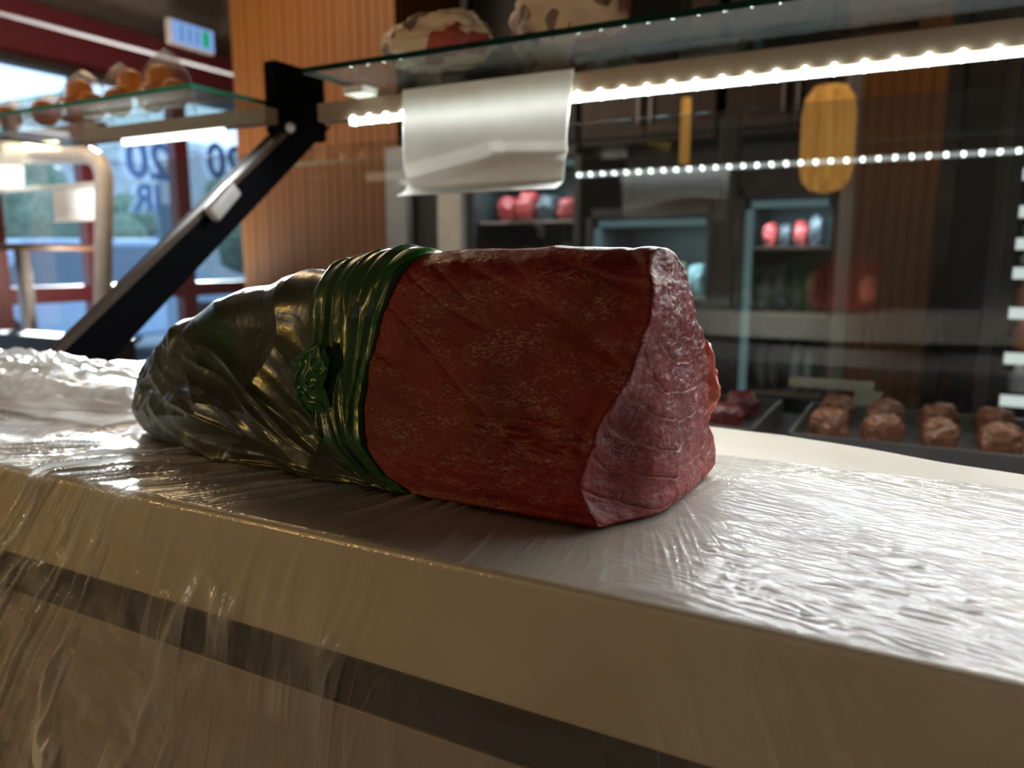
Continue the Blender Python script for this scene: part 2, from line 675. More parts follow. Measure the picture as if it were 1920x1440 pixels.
# the dark red window head, two stepped boards
struct('trim_1', MB().box((XW, -2.5, 1.44), (XW + .10, 5.5, 1.535), .004), M['red'])
struct('trim_2', MB().box((XW - .05, 1.2, 1.24), (XW + .06, 4.9, 1.43), .004), M['red'])
struct('trim_3', MB().box((XW - .02, 1.2, 1.195), (XW + .09, 4.9, 1.238), .004), M['dark'])
struct('wall_middle', MB().box((-2.15, 3.95, ZF), (3.1, 4.05, ZC)), M['wall'])
# windows: post positions along the left wall
posts = [1.2, 1.82, 2.42, 3.00, 3.66, 4.28, 4.9]
for i in range(len(posts) - 1):
    a, b = posts[i], posts[i + 1]
    f = MB()
    f.box((XW - .05, a, ZF), (XW + .03, a + .055, 1.20), .004)
    f.box((XW - .05, b - .055, ZF), (XW + .03, b, 1.20), .004)
    fr = f.build('window_%d' % (i + 1), M['red'])
    fr['kind'] = 'structure'
    MB().box((XW - .05, a + .055, -.10), (XW + .035, b - .055, -.005), .004).build('window_rail', M['red'], fr)
    MB().box((XW - .05, a + .055, ZF), (XW + .03, b - .055, ZF + .12), .004).build('window_sill', M['red'], fr)
    MB().box((XW - .015, a + .05, -.01), (XW - .009, b - .05, 1.21)).build('pane', M['winglass'], fr)
    MB().box((XW - .015, a + .05, ZF + .1), (XW - .009, b - .05, -.09)).build('pane', M['winglass'], fr)


# lettering on the window, to be read from the street
def window_text(s, p, size, label):
    cu = bpy.data.curves.new('window_lettering', 'FONT')
    cu.body = s
    cu.size = size
    cu.offset = .008
    cu.extrude = .001
    cu.align_x = 'CENTER'
    o = bpy.data.objects.new('tmp', cu)
    COL.objects.link(o)
    bpy.context.view_layer.update()
    me = bpy.data.meshes.new_from_object(o)
    bpy.data.objects.remove(o)
    q = link_mesh('window_lettering', me, M['bluepaint'])
    # readable from -X side: text x-axis runs towards -Y when seen from outside
    mat = Matrix(((0, 0, -1), (-1, 0, 0), (0, 1, 0)))   # columns: x->-Y, y->Z, z->-X
    q.matrix_world = Matrix.Translation(p) @ mat.to_4x4()
    tag(q, label, 'lettering')
    return q


M['bluepaint'] = simple('blue window paint', (.07, .20, .62), .5)
p1 = at(281, 334, 0, XW + .02)
window_text('20', p1, .33, 'blue painted number 20 on the shop window, seen mirrored from inside')
p2 = at(279, 396, 0, XW + .02)
window_text('IR', p2, .24, 'blue painted letters IR on the shop window under the number, seen mirrored')
p3 = at(425, 334, 0, XW + .02)
window_text('20', p3, .33, 'blue painted number on the shop window pane nearest the wooden pillar')

# ------------------------------------------------------------------ the street outside
M['asphalt'] = simple('street paving', (.26, .28, .32), .8)
M['facade'] = simple('grey blue facade', (.46, .50, .54), .8, var=.2, scale=3)
M['facade2'] = simple('pale facade', (.50, .54, .56), .8, var=.15, scale=3)
M['leaf'] = simple('tree leaves', (.16, .23, .17), .8, var=.4, scale=12)
M['bark'] = simple('tree bark', (.10, .07, .05), .9)
M['winpane'] = simple('dark facade window', (.10, .15, .22), .15)
M['carblue'] = simple('pale blue car paint', (.28, .42, .62), .25, coat=.5)
M['carwhite'] = simple('white car paint', (.62, .66, .72), .25, coat=.5)
M['tyre'] = simple('tyre rubber', (.02, .02, .02), .8)
struct('ground', MB().box((-40, -14, ZF - .08), (XW - .1, 34, ZF - .03)), M['asphalt'])


def building(x, y0, y1, h, mat, label, floors=4):
    t = empty('building', (x, (y0 + y1) / 2, ZF), 0, label, 'building')
    yc = (y0 + y1) / 2
    MB().box((-3, y0 - yc, -.05), (0, y1 - yc, h)).build('wall', mat, t)
    MB().box((-3.1, y0 - yc - .1, h), (.12, y1 - yc + .1, h + .25)).build('cornice', M['facade2'], t)
    n = int((y1 - y0) / 1.9)
    wm = None
    for i in range(n):
        for k in range(floors):
            yy = y0 - yc + (i + .5) * (y1 - y0) / n
            zz = 1.0 + k * 2.8
            if wm is None:
                o = MB().box((-.04, -.45, 0), (.04, .45, 1.5), .02).build('window', M['winpane'], t)
                wm = o
            else:
                o = wm.copy()
                COL.objects.link(o)
            o.parent = t
            o.location = (0, yy, zz)
    return t


building(-17, 4, 14, 3.4, M['facade'], 'low grey building across the street, seen through the left window', 1)
building(-19, 14.2, 30, 4.2, M['facade2'], 'pale grey building across the street, nearest the pillar', 1)


def tree(x, y, r, h, label):
    t = empty('tree', (x, y, ZF), 0, label, 'tree', 'trees across the street')
    MB().tube([(0, 0, -.05), (.05, 0, h * .4), (0, .05, h * .8)], [.12, .09, .05], 8).build('trunk', M['bark'], t)
    bm = MB()
    rs = np.random.RandomState(int(abs(x * 10 + y)))
    for k in range(9):
        d = rs.normal(size=3)
        d /= np.linalg.norm(d)
        c = Vector(d) * r * .6
        rr = r * rs.uniform(.4, .6)
        g = bmesh.ops.create_icosphere(bm.bm, subdivisions=2, radius=rr)
        for v in g['verts']:
            v.co = v.co * rs.uniform(.85, 1.15) + c + Vector((0, 0, h))
    bm.build('crown', M['leaf'], t)


tree(-12.5, 6.6, 1.2, 2.1, 'round green tree across the street, left of the white display frame')
tree(-13.5, 9.2, 1.0, 1.6, 'round green tree across the street, behind the blue window lettering')
tree(-13.0, 12.4, 1.1, 2.0, 'round green tree across the street, close to the wooden pillar')


def car(x, y, mat, label):
    t = empty('car', (x, y, ZF), 0, label, 'car')
    body = [(-2.0, .25), (-2.0, .75), (-1.3, .85), (-.8, 1.35), (.7, 1.38), (1.3, .90), (2.0, .80), (2.05, .3)]
    MB().prism(body, 0, -.8, .8, .06).build('body', mat, t)
    gl = [(-1.15, .9), (-.75, 1.28), (.65, 1.3), (1.1, .93)]
    MB().prism(gl, 0, -.82, .82).build('side_window', M['winpane'], t)
    for yy in (-1.2, 1.25):
        for xx in (-.78, .78):
            o = MB().tube([(xx - .1, yy, .32), (xx + .1, yy, .32)], .32, 18).build('wheel', M['tyre'], t)


car(-8.6, 5.3, M['carblue'], 'pale blue car parked outside the left window')
car(-8.4, 10.2, M['carwhite'], 'white car parked outside, nearest the pillar')

# ------------------------------------------------------------------ pillars of upright planks


def plank_pillar(xc, y0, width, depth, mat, n, label):
    t = empty('pillar', (xc, y0 + depth / 2, ZF), 0, label, 'pillar')
    MB().box((-width / 2 + .02, -depth / 2 + .02, 0), (width / 2 - .02, depth / 2, ZC - ZF)).build('core', M['darkbrown'], t)
    pw = width / n
    src = None
    for i in range(n):
        if src is None:
            o = MB().box((-pw * .47, -.012, .0), (pw * .47, .012, ZC - ZF - .002), .003).build('plank', mat, t)
            src = o
        else:
            o = src.copy()
            COL.objects.link(o)
            o.parent = t
        o.location = (-width / 2 + (i + .5) * pw, -depth / 2 + random.uniform(-.002, .002), 0)
    m = int(depth / pw)
    for s in (-1, 1):
        for i in range(m):
            o = src.copy()
            COL.objects.link(o)
            o.parent = t
            o.location = (s * (width / 2 - .010), -depth / 2 + .03 + (i + .5) * (depth - .03) / m, 0)
            o.rotation_euler = (0, 0, math.pi / 2)
    return t


plank_pillar(-2.71, 3.0, 1.03, .55, M['wood'], 20, 'wide amber wooden plank pillar left of centre, rising behind the black bracket')
plank_pillar(-.145, 3.0, .31, .40, M['wooddark'], 8, 'narrow brown wooden plank pillar on the right, beside the dark refrigerator')

# ------------------------------------------------------------------ counter, board
t = empty('counter', (0, .50, ZF), 0, 'brown laminate service counter carrying the cutting board', 'counter')
MB().box((-1.9, -.1815, 0), (1.4, .12, 1.0 - 0.103), .001).build('body', M['panel'], t)
MB().box((-1.3, -.1795, 1.0 - 0.103), (.5, .09, 1.0 - 0.0725), .0005).build('shade_band', M['dark'], t)  # dark band put in for the shade in the gap under the board

front_Y = .318
outline = [(-1.25, front_Y), (.42, front_Y), (.42, .59), (.25, .615), (.073, .653), (.021, .664), (-.033, .685), (-.10, .702), (-.169, .708), (-.45, .70), (-.70, .655), (-.85, .60), (-1.0, .575), (-1.25, .565)]
o = MB().prism(outline, 2, -0.072, 0, .0035).build('cutting_board', M['board'], None)
tag(o, 'thick cream cutting board under the tuna and the clear film', 'cutting board')

# ------------------------------------------------------------------ tuna loin
LIFT = .0022
base = np.array([(.06, 0), (.012, .05), (-.012, .16), (-.015, .28), (.03, .5), (.075, .75), (.095, .90), (.16, .985), (.27, 1.0), (.40, .95), (.56, .81), (.78, .60), (.92, .38), (.97, .22), (1.0, .10), (.95, .01), (.7, 0), (.4, 0)])


def catmull(P, n):
    K = len(P)
    tt = np.linspace(0, K, n, endpoint=False)
    i = np.floor(tt).astype(int)
    f = (tt - i)[:, None]
    p0, p1, p2, p3 = P[(i - 1) % K], P[i % K], P[(i + 1) % K], P[(i + 2) % K]
    return .5 * ((2 * p1) + (-p0 + p2) * f + (2 * p0 - 5 * p1 + 4 * p2 - p3) * f ** 2 + (-p0 + 3 * p1 - 3 * p2 + p3) * f ** 3)


def even(P, n):
    Q = np.vstack([P, P[:1]])
    L = np.concatenate([[0], np.cumsum(np.linalg.norm(np.diff(Q, axis=0), axis=1))])
    s = np.linspace(0, L[-1], n, endpoint=False)
    return np.stack([np.interp(s, L, Q[:, 0]), np.interp(s, L, Q[:, 1])], 1)


NT = 640
OUT = even(catmull(base, 3000), NT)
OUT[:, 1] = np.maximum(OUT[:, 1], 0)
tn = np.roll(OUT, -1, 0) - np.roll(OUT, 1, 0)
ON = np.stack([-tn[:, 1], tn[:, 0]], 1)          # outward: the outline runs bottom-front, up the front, back over the top
ON /= np.linalg.norm(ON, axis=1)[:, None] + 1e-9

STX = np.array([-.627, -.622, -.610, -.592, -.560, -.520, -.476, -.430, -.370, -.300, -.200, -.10])
ZT = np.array([.030, .044, .060, .072, .090, .108, .122, .131, .143, .1560, .1605, .1575])
ZB = np.array([.020, .012, .006, .003, .001, 0, 0, 0, 0, 0, 0, 0])
YF = np.array([.462, .450, .438, .428, .416, .408, .402, .397, .393, .390, .389, .389])
YB = np.array([.500, .520, .535, .545, .555, .562, .566, .568, .568, .565, .560, .550])


def section(X, U, W):
    """X array, normalised outline U,W -> Y,Z"""
    yf, yb = np.interp(X, STX, YF), np.interp(X, STX, YB)
    zt, zb = np.interp(X, STX, ZT), np.interp(X, STX, ZB)
    return yf + U * (yb - yf), LIFT + zb + W * (zt - zb)


EZ = np.array([0, .012, .027, .057, .08, .098, .122, .139, .155, .17])
EX = np.array([-.152, -.160, -.163, -.154, -.142, -.135, -.130, -.129, -.137, -.139])


def end_x(Y, Z):
    ef = np.interp(Z - LIFT, EZ, EX)
    wgt = np.exp(-(np.clip(Y - .392, 0, 1) / .034) ** 2)
    x = -.1275 + (ef + .1275) * wgt
    x = x - .012 * sstep(.52, .56, Y) * sstep(.02, .06, Z)
    x = x + .0018 * fbm(Y * 38, Z * 38, 4.2)
    return x


def seams(Y, Z):
    """muscle seams on the cut end: arcs opening upwards"""
    r = np.hypot((Y - .470) * .95, (Z - .150)) + .0035 * pn(Y * 40, Z * 40, 1.1) + .0016 * pn(Y * 120, Z * 120, 7.1)
    n = np.sin(r / .0172 * 2 * math.pi)
    d = np.abs(((r / .0172) % 1) - .5) * .0172 * (1 + .0 * r)
    g = np.exp(-(d / .0007) ** 2)
    low = sstep(.112, .098, Z)
    return g * low * (.6 + .6 * pn(Y * 60, Z * 60, 3.3)), n


# side surface
s_co = np.concatenate([np.linspace(0, .45, 24, endpoint=False), np.linspace(.45, 1, 300)])
XT = -.615
eU, eW = OUT[:, 0], OUT[:, 1]
Ye, Ze = section(np.full(NT, -.13), eU, eW)
xe = end_x(Ye, Ze) - .0022
S = s_co[:, None]
X = XT + (xe[None] - XT) * S
# shrink the very tail a little so it stays inside the bag
Yg, Zg = section(X, eU[None], eW[None])
cy, cz = .475, .075
seam_side = np.zeros_like(X)
# fine relief of the cut front
diag = (X * .62 + Zg * 1.0)
rl = ridge(pn(diag * 34 + 2.2, (X * .8 - Zg * .6) * 6, 2.2), 5, 1.6)
disp = .0013 * fbm(X * 20, Yg * 20, Zg * 20, 3) + .00035 * fbm(X * 90, Yg * 90, Zg * 140 + 3, 3)
disp -= .0010 * rl
# a dent and torn band low on the front near the end
dent = np.exp(-(((X + .185) / .045) ** 2 + ((Zg - .052) / .014) ** 2))
disp += .0035 * dent * pn(X * 60 + Zg * 40, Zg * 190, 8.8)
edge_fade = sstep(1.0, .985, S)
disp = disp * (.25 + .75 * edge_fade) * np.where(Zg > LIFT + .004, 1, 0.0)
Yg = Yg + ON[:, 0][None] * disp
Zg = Zg + ON[:, 1][None] * disp
side = np.stack([X, Yg, Zg], -1)
NCAP = 230
rr = np.linspace(1, 0, NCAP + 1)[1:]
rr = rr ** 1.0
Ce = np.array([Ye.mean(), Ze.mean()])
lastY, lastZ = Yg[-1], Zg[-1]
caps = []
seam_cap = []
pale_cap = []
for r in rr:
    q = 1 - (1 - r)
    Yc = Ce[0] + (lastY - Ce[0]) * r
    Zc = Ce[1] + (lastZ - Ce[1]) * r
    x = end_x(Yc, Zc)
    d = 1 - r
    x = x - .0022 * np.exp(-d / .012)
    g, n = seams(Yc, Zc)
    fade = sstep(0.0, .05, d)
    x = x - .0022 * g * fade + .0005 * n * fade * sstep(.125, .08, Zc) + .0007 * fbm(Yc * 90, Zc * 160, 2.0, 4) * fade
    caps.append(np.stack([x, Yc, Zc], -1))
    seam_cap.append(g * fade * .75)
    pale_cap.append(np.clip(.05 + .45 * sstep(.06, .0, Zc) + .3 * pn(Yc * 25, Zc * 25, 6.0), 0, 1) * fade)
P = np.concatenate([side, np.array(caps)], 0)
seam_all = np.concatenate([seam_side + .12 * rl ** 3 * (Zg > .04), np.array(seam_cap)], 0)
pale_all = np.concatenate([np.broadcast_to(.28 * sstep(.045, .015, Zg) * sstep(-.15, -.32, X), X.shape), np.array(pale_cap)], 0)
tail_ring = np.array([[[XT + .002, cy, .05]]]).repeat(NT, 1)
P = np.concatenate([tail_ring, P], 0)
seam_all = np.concatenate([np.zeros((1, NT)), seam_all], 0)
pale_all = np.concatenate([np.zeros((1, NT)), pale_all], 0)
me = grid_mesh('tuna_flesh', P, closed_u=True)
vattr(me, 'seam', np.clip(seam_all, 0, 1))
vattr(me, 'pale', np.clip(pale_all, 0, 1))
tuna = empty('tuna_loin', (-.35, .47, 0), 0, 'large dark red raw tuna loin with a freshly cut striated end', 'tuna')
fl = link_mesh('flesh', me, M['tuna'], tuna, True)
fl.location = (.35, -.47, 0)
# fatty trim at the far side of the cut end
nu, nv = 90, 60
th = np.linspace(0, 2 * math.pi, nu, endpoint=False)[None]
ph = np.linspace(-math.pi / 2, math.pi / 2, nv)[:, None]
dx, dy, dz = np.cos(ph) * np.cos(th), np.cos(ph) * np.sin(th), np.sin(ph) * np.ones_like(th)
lum = 1 + .22 * fbm(dx * 1.6 + 3, dy * 1.6, dz * 2.2, 3)
tp = np.stack([-.150 + .022 * dx * lum, .553 + .012 * dy * lum, .066 + .036 * dz * lum], -1)
me = grid_mesh('belly_trim', tp, closed_u=True)
o = link_mesh('fat_trim', me, M['trim_flesh'], tuna, True)
o['label'] = 'pinkish orange fatty flap on the far side'
o.location = (.35, -.47, 0)

# ------------------------------------------------------------------ green bag round the tail half
ZB_K = np.array([0, .013, .033, .058, .087, .116, .14, .155, .17])
XB_K = np.array([-.280, -.303, -.318, -.322, -.320, -.313, -.302, -.290, -.286])
NR = 420
NTB = 640
tb = np.linspace(0, 1, NR)[:, None]
Zn = section(np.full(NT, -.31), eU, eW)[1] - LIFT
XB = np.interp(Zn, ZB_K, XB_K)[None]
XE = -.629
s_from = tb                                   # 0 at the mouth, 1 at the tail
Xb = XB + (XE - XB) * s_from
Yb_, Zb_ = section(Xb, eU[None], eW[None])
dist = XB - Xb                                # metres from the mouth
wcol = np.interp(Zn, [0, .02, .05, .09, .12, .16], [.020, .026, .036, .050, .060, .078])[None]
wcol = wcol * (1 + .10 * pn(Zn * 60, 0, 1.0)[None])
hcol = np.interp(Zn, [0, .03, .08, .13, .16], [.002, .004, .005, .006, .007])[None]
inside = sstep(1.05, .93, dist / wcol)
open_ = .35 + .65 * sstep(0, .5, dist / wcol)
off = .0012 + hcol * inside * open_
arc = (np.cumsum(np.linalg.norm(np.roll(OUT, -1, 0) - OUT, axis=1)) / 3.0)[None]
# creases: long folds in the collar, fan of creases and flat facets on the body
cf = ridge(pn((dist / wcol) * 3.4 + .4, arc * 7, 5.0), 3.2, 1.2) * inside
off = off + .0022 * cf - .0014 * inside * ridge(pn((dist / wcol) * 5 + 7, arc * 5, 9.0), 4, 1)
ax, az = Xb + .285, Zb_ - .0 + (Yb_ > .48) * .0
ang = np.arctan2(az, -ax)
fan = ridge(pn(ang * 5.2 + .3, dist * 5, 12.0), 3.4, 1.5) * (1 - inside) * sstep(.16, .05, Zb_)
fan2 = ridge(pn(ang * 9 + 5, dist * 9, 3.0), 4, 1.4) * (1 - inside) * sstep(.11, .03, Zb_)
qa = Xb * .85 + Zb_ * .9
big = ridge(pn(qa * 13 + 1.3, (Xb * .7 - Zb_ * .8) * 9, Yb_ * 9), 3.0, 1.3) * (1 - inside)
big2 = ridge(pn((Xb * .25 + Zb_) * 17 + 4, Xb * 8 + 2, Yb_ * 6), 4.0, 1.3) * (1 - inside)
fine = fbm(Xb * 55, Zb_ * 55 + 3, Yb_ * 55, 4)
tailm = sstep(-.50, -.58, Xb)
off = off + .0042 * fan + .0022 * fan2 + .0040 * big + .0030 * big2 + .0003 * fine + .0016 * tailm * ridge(pn(Xb * 60, Zb_ * 60, Yb_ * 60), 3, 1)
off = off * np.where(Zb_ < LIFT + .003, .12, 1)
# flat facet: a depressed triangle in the middle of the body
Yb2 = Yb_ + ON[:, 0][None] * off
Zb2 = np.maximum(Zb_ + ON[:, 1][None] * off, .0016)
Pb = np.stack([Xb, Yb2, Zb2], -1)
# mouth rim tucked back to the fish, tail closed
rim_in = np.stack([XB[0] + .0008, Yb_[0] - ON[:, 0] * .001, np.maximum(Zb_[0] - ON[:, 1] * .001, .0018)], -1)[None]
ends = []
lastY, lastZ = Pb[-1, :, 1], Pb[-1, :, 2]
for r in np.linspace(.95, 0, 16):
    cyy, czz = lastY.mean(), lastZ.mean()
    yy, zz = cyy + (lastY - cyy) * r, czz + (lastZ - czz) * r
    ends.append(np.stack([np.full(NT, XE) - .004 * (1 - r ** 2) + .0025 * fbm(yy * 90, zz * 90, 3.3) * (1 - r), yy, zz], -1))
Pall = np.concatenate([rim_in, Pb, np.array(ends)], 0)
me = grid_mesh('bag', Pall[:, ::1], closed_u=True)
greenv = np.clip(inside * 1.0 + .25 * sstep(.35, .6, pn(Xb * 18, Zb_ * 18, 2.0) + .3) * sstep(.04, .1, Zb_), 0, 1)
greenv = greenv * (.55 + .45 * sstep(.3, .0, dist / wcol)) + 0
greenv = np.maximum(greenv, .75 * sstep(.020, .0, np.abs(Xb + .475 + (Zb_ - .10) * .9) - .004) * sstep(.075, .1, Zb_) * (1 - inside))
ga = np.concatenate([np.ones((1, NT)), greenv, np.zeros((16, NT))], 0)
vattr(me, 'green', ga)
bag = empty('plastic_bag', (-.45, .48, 0), 0, 'dark green plastic bag over the left half of the tuna, mouth rolled into a collar', 'plastic bag')
o = link_mesh('wrap', me, M['bag'], bag, True)
o.location = (.45, -.48, 0)
# loose fold sticking out in front, dark green
nu, nv = 70, 50
uu = np.linspace(0, 1, nu)[None]
vv = np.linspace(0, 1, nv)[:, None]
top = at(600, 655, 1, .385)
wid = .026 * np.sin(np.clip(vv, .03, 1) * math.pi) ** .6 * (1 + .2 * np.sin(vv * 9))
fx = top[0] - .002 - .012 * vv + (uu - .5) * wid * 1.3 - .004 * np.sin(vv * 5)
fz = top[2] + .004 - .052 * vv + .004 * np.sin(uu * 5) * vv
fy = .3885 - .0035 * np.sin(vv * math.pi) - .002 * ridge(pn(uu * 3 + vv, vv * 4, 1.0), 3, 1) - .003 * np.cos((uu - .5) * 3)
fp = np.stack([fx + 0 * vv, fy + 0 * uu, fz + 0 * uu], -1)
fback = fp.copy()
fback[..., 1] += .0006
Pf = np.concatenate([fp, fback[::-1]], 0)
me = grid_mesh('flap', Pf, closed_u=False)
vattr(me, 'green', np.ones(Pf.shape[:2]))
o = link_mesh('flap', me, M['bag'], bag, True)
o['label'] = 'bright green loose fold in front of the collar'
o.location = (.45, -.48, 0)

# ------------------------------------------------------------------ clear film over the board and down its front
RB = .0045
Ytop0, Yf = .600, front_Y - .0016
L1 = Ytop0 - (Yf + RB)
L2 = RB * math.pi / 2
L3 = .34
xs = np.unique(np.concatenate([np.linspace(-1.2, -.72, 160), np.linspace(-.72, .02, 900), np.linspace(.02, .38, 260)]))
vs = np.concatenate([np.linspace(0, L1 - .02, 330, endpoint=False), np.linspace(L1 - .02, L1 + L2 + .03, 90, endpoint=False), np.linspace(L1 + L2 + .03, L1 + L2 + L3, 210)])
Xf, Vf = np.meshgrid(xs, vs)


def film_base(V):
    a = np.clip((V - L1) / RB, 0, math.pi / 2)
    Y = np.where(V < L1, Ytop0 - V, Yf + RB - RB * np.sin(a))
    Z = np.where(V < L1, 0.0, -(RB - RB * np.cos(a)))
    Z = np.where(V > L1 + L2, -RB - (V - L1 - L2), Z)
    ny = -np.sin(a)
    nz = np.cos(a)
    return Y, Z + .0010, ny, nz


Y0, Z0, ny, nz = film_base(Vf)
# streamlines fanning out from under the fish; left part sweeps to the left then falls
vv = np.clip(Vf - .10, .02, None)
warp = .02 * pn(Xf * 5, Vf * 5, 3.0)
q = (Xf + .20 + warp) / (vv + .10) ** 0.8
qs = q * 15
w1 = ridge(pn(qs, vv * 3.0, .5), 7, 1.3)
w2 = ridge(pn(qs * 2.3 + 9, vv * 6.0, 2.5), 8, 1.3)
w3 = ridge(pn(qs * 4.7 + 3, vv * 9.0, 4.5), 4.5, 2)
mask = np.clip(.62 + 1.5 * fbm(Xf * 5, Vf * 5, 7.7, 3), 0, 1)
gather = np.exp(-(((Xf + .30) / .16) ** 2 + ((Y0 - .40) / .05) ** 2))
left = sstep(-.05, -.30, Xf)
right_top = sstep(-.16, -.06, Xf) * sstep(L1 + .004, L1 - .012, Vf)
# water-glued crinkle right of the fish: fine ripples running along the board
rp = fbm(Xf * 34 + 1.6 * pn(Xf * 9, Y0 * 9, 1), Y0 * 100 + Xf * 22 + 4 * pn(Xf * 7, Y0 * 7, 3), 6.0, 4)
rp2 = ridge(pn(Xf * 45 + 2 * pn(Xf * 20, Y0 * 20, 5), Y0 * 150 + Xf * 30, 2.0), 2.5, 1.3)
on_front = sstep(L1, L1 + L2, Vf)
below = sstep(.040, .075, Vf - L1 - L2)
sparse = (.25 + .75 * sstep(-.14, -.42, Xf))
fk = (1 - .85 * right_top) * (.45 + .55 * left) * sparse
amp = .0050 * w1 * mask * fk + .0030 * w2 * mask * fk + .0007 * w3 * (.2 + .8 * mask) * left
amp = amp + .0018 * gather * w3
crumple = fbm(Xf * 22, Vf * 22, 11.0, 5)
lm = sstep(-.30, -.52, Xf)
amp = amp + .0016 * np.abs(crumple) * (.12 + .88 * lm)
amp = amp + right_top * (.00055 * rp + .0005 * rp2 + .0008)
amp = amp * (1 + .9 * below)
sway = below * .006 * (pn(Xf * 9, Vf * 3, 9.0) + .4)
# pressed flat under the fish and the bag
yfr, ybk = np.interp(Xf, STX, YF), np.interp(Xf, STX, YB)
under = sstep(.004, -.006, np.maximum(np.maximum(yfr + .010 - Y0, Y0 - ybk), np.maximum(Xf + .13, -.63 - Xf)))
amp = np.clip(amp, 0, .009) * (1 - under)
FX = Xf
FY = Y0 + ny * amp - sway
FZ = Z0 + nz * amp
# free lower hem and ragged back edge
FY = FY + (1 - sstep(0, .01, Vf)) * .006 * pn(Xf * 14, 0, 5.0)
Pf = np.stack([FX, FY, FZ], -1)
me = grid_mesh('plastic_film', Pf)
milk_sheen = 1.15 * w1 ** 1.4 * mask * fk + .75 * w2 ** 1.4 * mask * fk + .04 * mask + .30 * lm * np.clip(crumple + .4, 0, 1)  # wrinkle crests whitened to paint in the highlight streaks
wetblob = sstep(-.02, .10, .575 - .03 * pn(Xf * 12, 0, 3) - .0 - Y0 + .02 * pn(Xf * 10, Y0 * 10, 4.0)) 
milk_sheen = milk_sheen + right_top * (.12 + .80 * wetblob * (.55 + .5 * np.clip(rp + .3, 0, 1)))
milk_sheen = milk_sheen - .03
milk_sheen = milk_sheen + .72 * sstep(-.30, -.58, Xf) * (1 - on_front) * np.clip(.55 + .9 * crumple, .25, 1)  # left part of the top whitened further to look brightly lit
milk_sheen = milk_sheen * (1 - .15 * on_front)
holes = sstep(.30, .36, pn(Xf * 30 + 4, Y0 * 30, 8.0)) * np.exp(-(((Xf + .125) / .05) ** 2 + ((Y0 - .345) / .03) ** 2))
milk_sheen = milk_sheen * (1 - .9 * holes)
vattr(me, 'milk_sheen', np.clip(milk_sheen, 0, .92))
film = link_mesh('plastic_film', me, M['film'], None, True)
tag(film, 'clear wrinkled plastic film spread over the cutting board and hanging down its front', 'plastic film')

# crumpled film heap at the left end of the board
hx, hy = np.meshgrid(np.linspace(-1.22, -.655, 330), np.linspace(.43, .585, 200))
cxx = (hx + .98) / .33
cyy = (hy - .52) / .085
dome = np.clip(1 - cxx ** 2 * np.where(cxx > 0, 1.0, .6) - cyy ** 2, 0, 1) ** .6
crk = ridge(pn(hx * 12 + hy * 14, hy * 30 - hx * 6, 2.0), 2.4, 1.2) * .6 + ridge(pn(hx * 32 + 5, hy * 40, 4.0), 2.6, 1.2) * .3 + .25 * fbm(hx * 20, hy * 26, 1.0, 4)
hz = .0045 + dome * (.030 + .014 * crk) + .003 * crk * sstep(0, .1, dome)
Ph = np.stack([hx, hy, hz], -1)
me = grid_mesh('heap', Ph)
vattr(me, 'milk_sheen', np.clip(.15 + .45 * dome * crk, 0, .8))
o = link_mesh('crumpled_plastic_bag', me, M['film_heap'], None, True)
tag(o, 'crumpled heap of clear milky plastic at the far left end of the board', 'plastic bag')

# ------------------------------------------------------------------ display case behind the board
case = empty('display_case', (0, 1.25, ZF), 0, 'glass display case behind the board with a lit rail and black slanted strut', 'display case')
CO = Vector((0, -1.25, -ZF))


def case_part(mb, name, mat, parent=case, label=None, smooth=False):
    o = mb.build(name, mat, parent, smooth)
    if parent is case: o.location = CO
    if label: o['label'] = label
    return o


case_part(MB().box((-2.2, .76, ZF), (1.6, 1.52, -.16), .003), 'body', M['dark'])
case_part(MB().box((-1.95, .765, -.16), (1.6, 1.515, -.135), .002), 'deck', M['dark'])
case_part(MB().box((-1.95, 1.508, -.135), (1.6, 1.514, .428)), 'front_glass', M['glass'])
rail = case_part(MB().box((-.925, 1.036, .3825), (1.6, 1.066, .412), .0015), 'light_rail', M['alu'], label='brown aluminium rail on the right of the strut')
rail2 = case_part(MB().box((-1.56, 1.036, .391), (-1.045, 1.066, .418), .0015), 'light_rail', M['alu'], label='grey aluminium rail on the left of the strut')
MB().box((-.86, STRIP_Y - .001, STRIP_Z - .001), (1.55, STRIP_Y + .006, .3825), .001).build('led_strip', M['led'], rail)
MB().box((-1.44, STRIP_Y - .002, STRIP_Z + .005), (-1.16, STRIP_Y + .010, .391), .001).build('led_strip', M['led'], rail2)
src = None
k = 0
x = -.85
while x < .5:
    if src is None:
        src = MB().lathe([(.0012, -.0045), (.0034, -.0025), (.0040, .001), (.003, .005), (.001, .0065)], (0, 0, 0), 10, sy=2.8).build('led', M['leddot'], rail)
        o = src
    else:
        o = src.copy()
        COL.objects.link(o)
        o.parent = rail
    o.location = (x, STRIP_Y + .001, STRIP_Z + .0045)
    o.scale = (1.15, 1, 1.25)
    x += .0333
# glass shelf on top: near edge dark green
sh = MB()
sh.box((-.835, .905, .4240), (1.6, 1.28, .4320), 0)
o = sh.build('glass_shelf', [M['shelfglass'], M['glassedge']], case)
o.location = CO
for p in o.data.polygons:
    if abs(p.normal.z) < .5: p.material_index = 1
sh = MB()
sh.box((-1.95, .915, .4305), (-1.085, 1.22, .4385), 0)
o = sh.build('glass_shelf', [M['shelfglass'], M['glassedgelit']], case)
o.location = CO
for p in o.data.polygons:
    if abs(p.normal.z) < .5: p.material_index = 1
# shelf bracket blocks under the glass
case_part(MB().box((-.84, 1.00, .412), (-.80, 1.10, .4240), .001), 'shelf_bracket', M['whitemetal'])
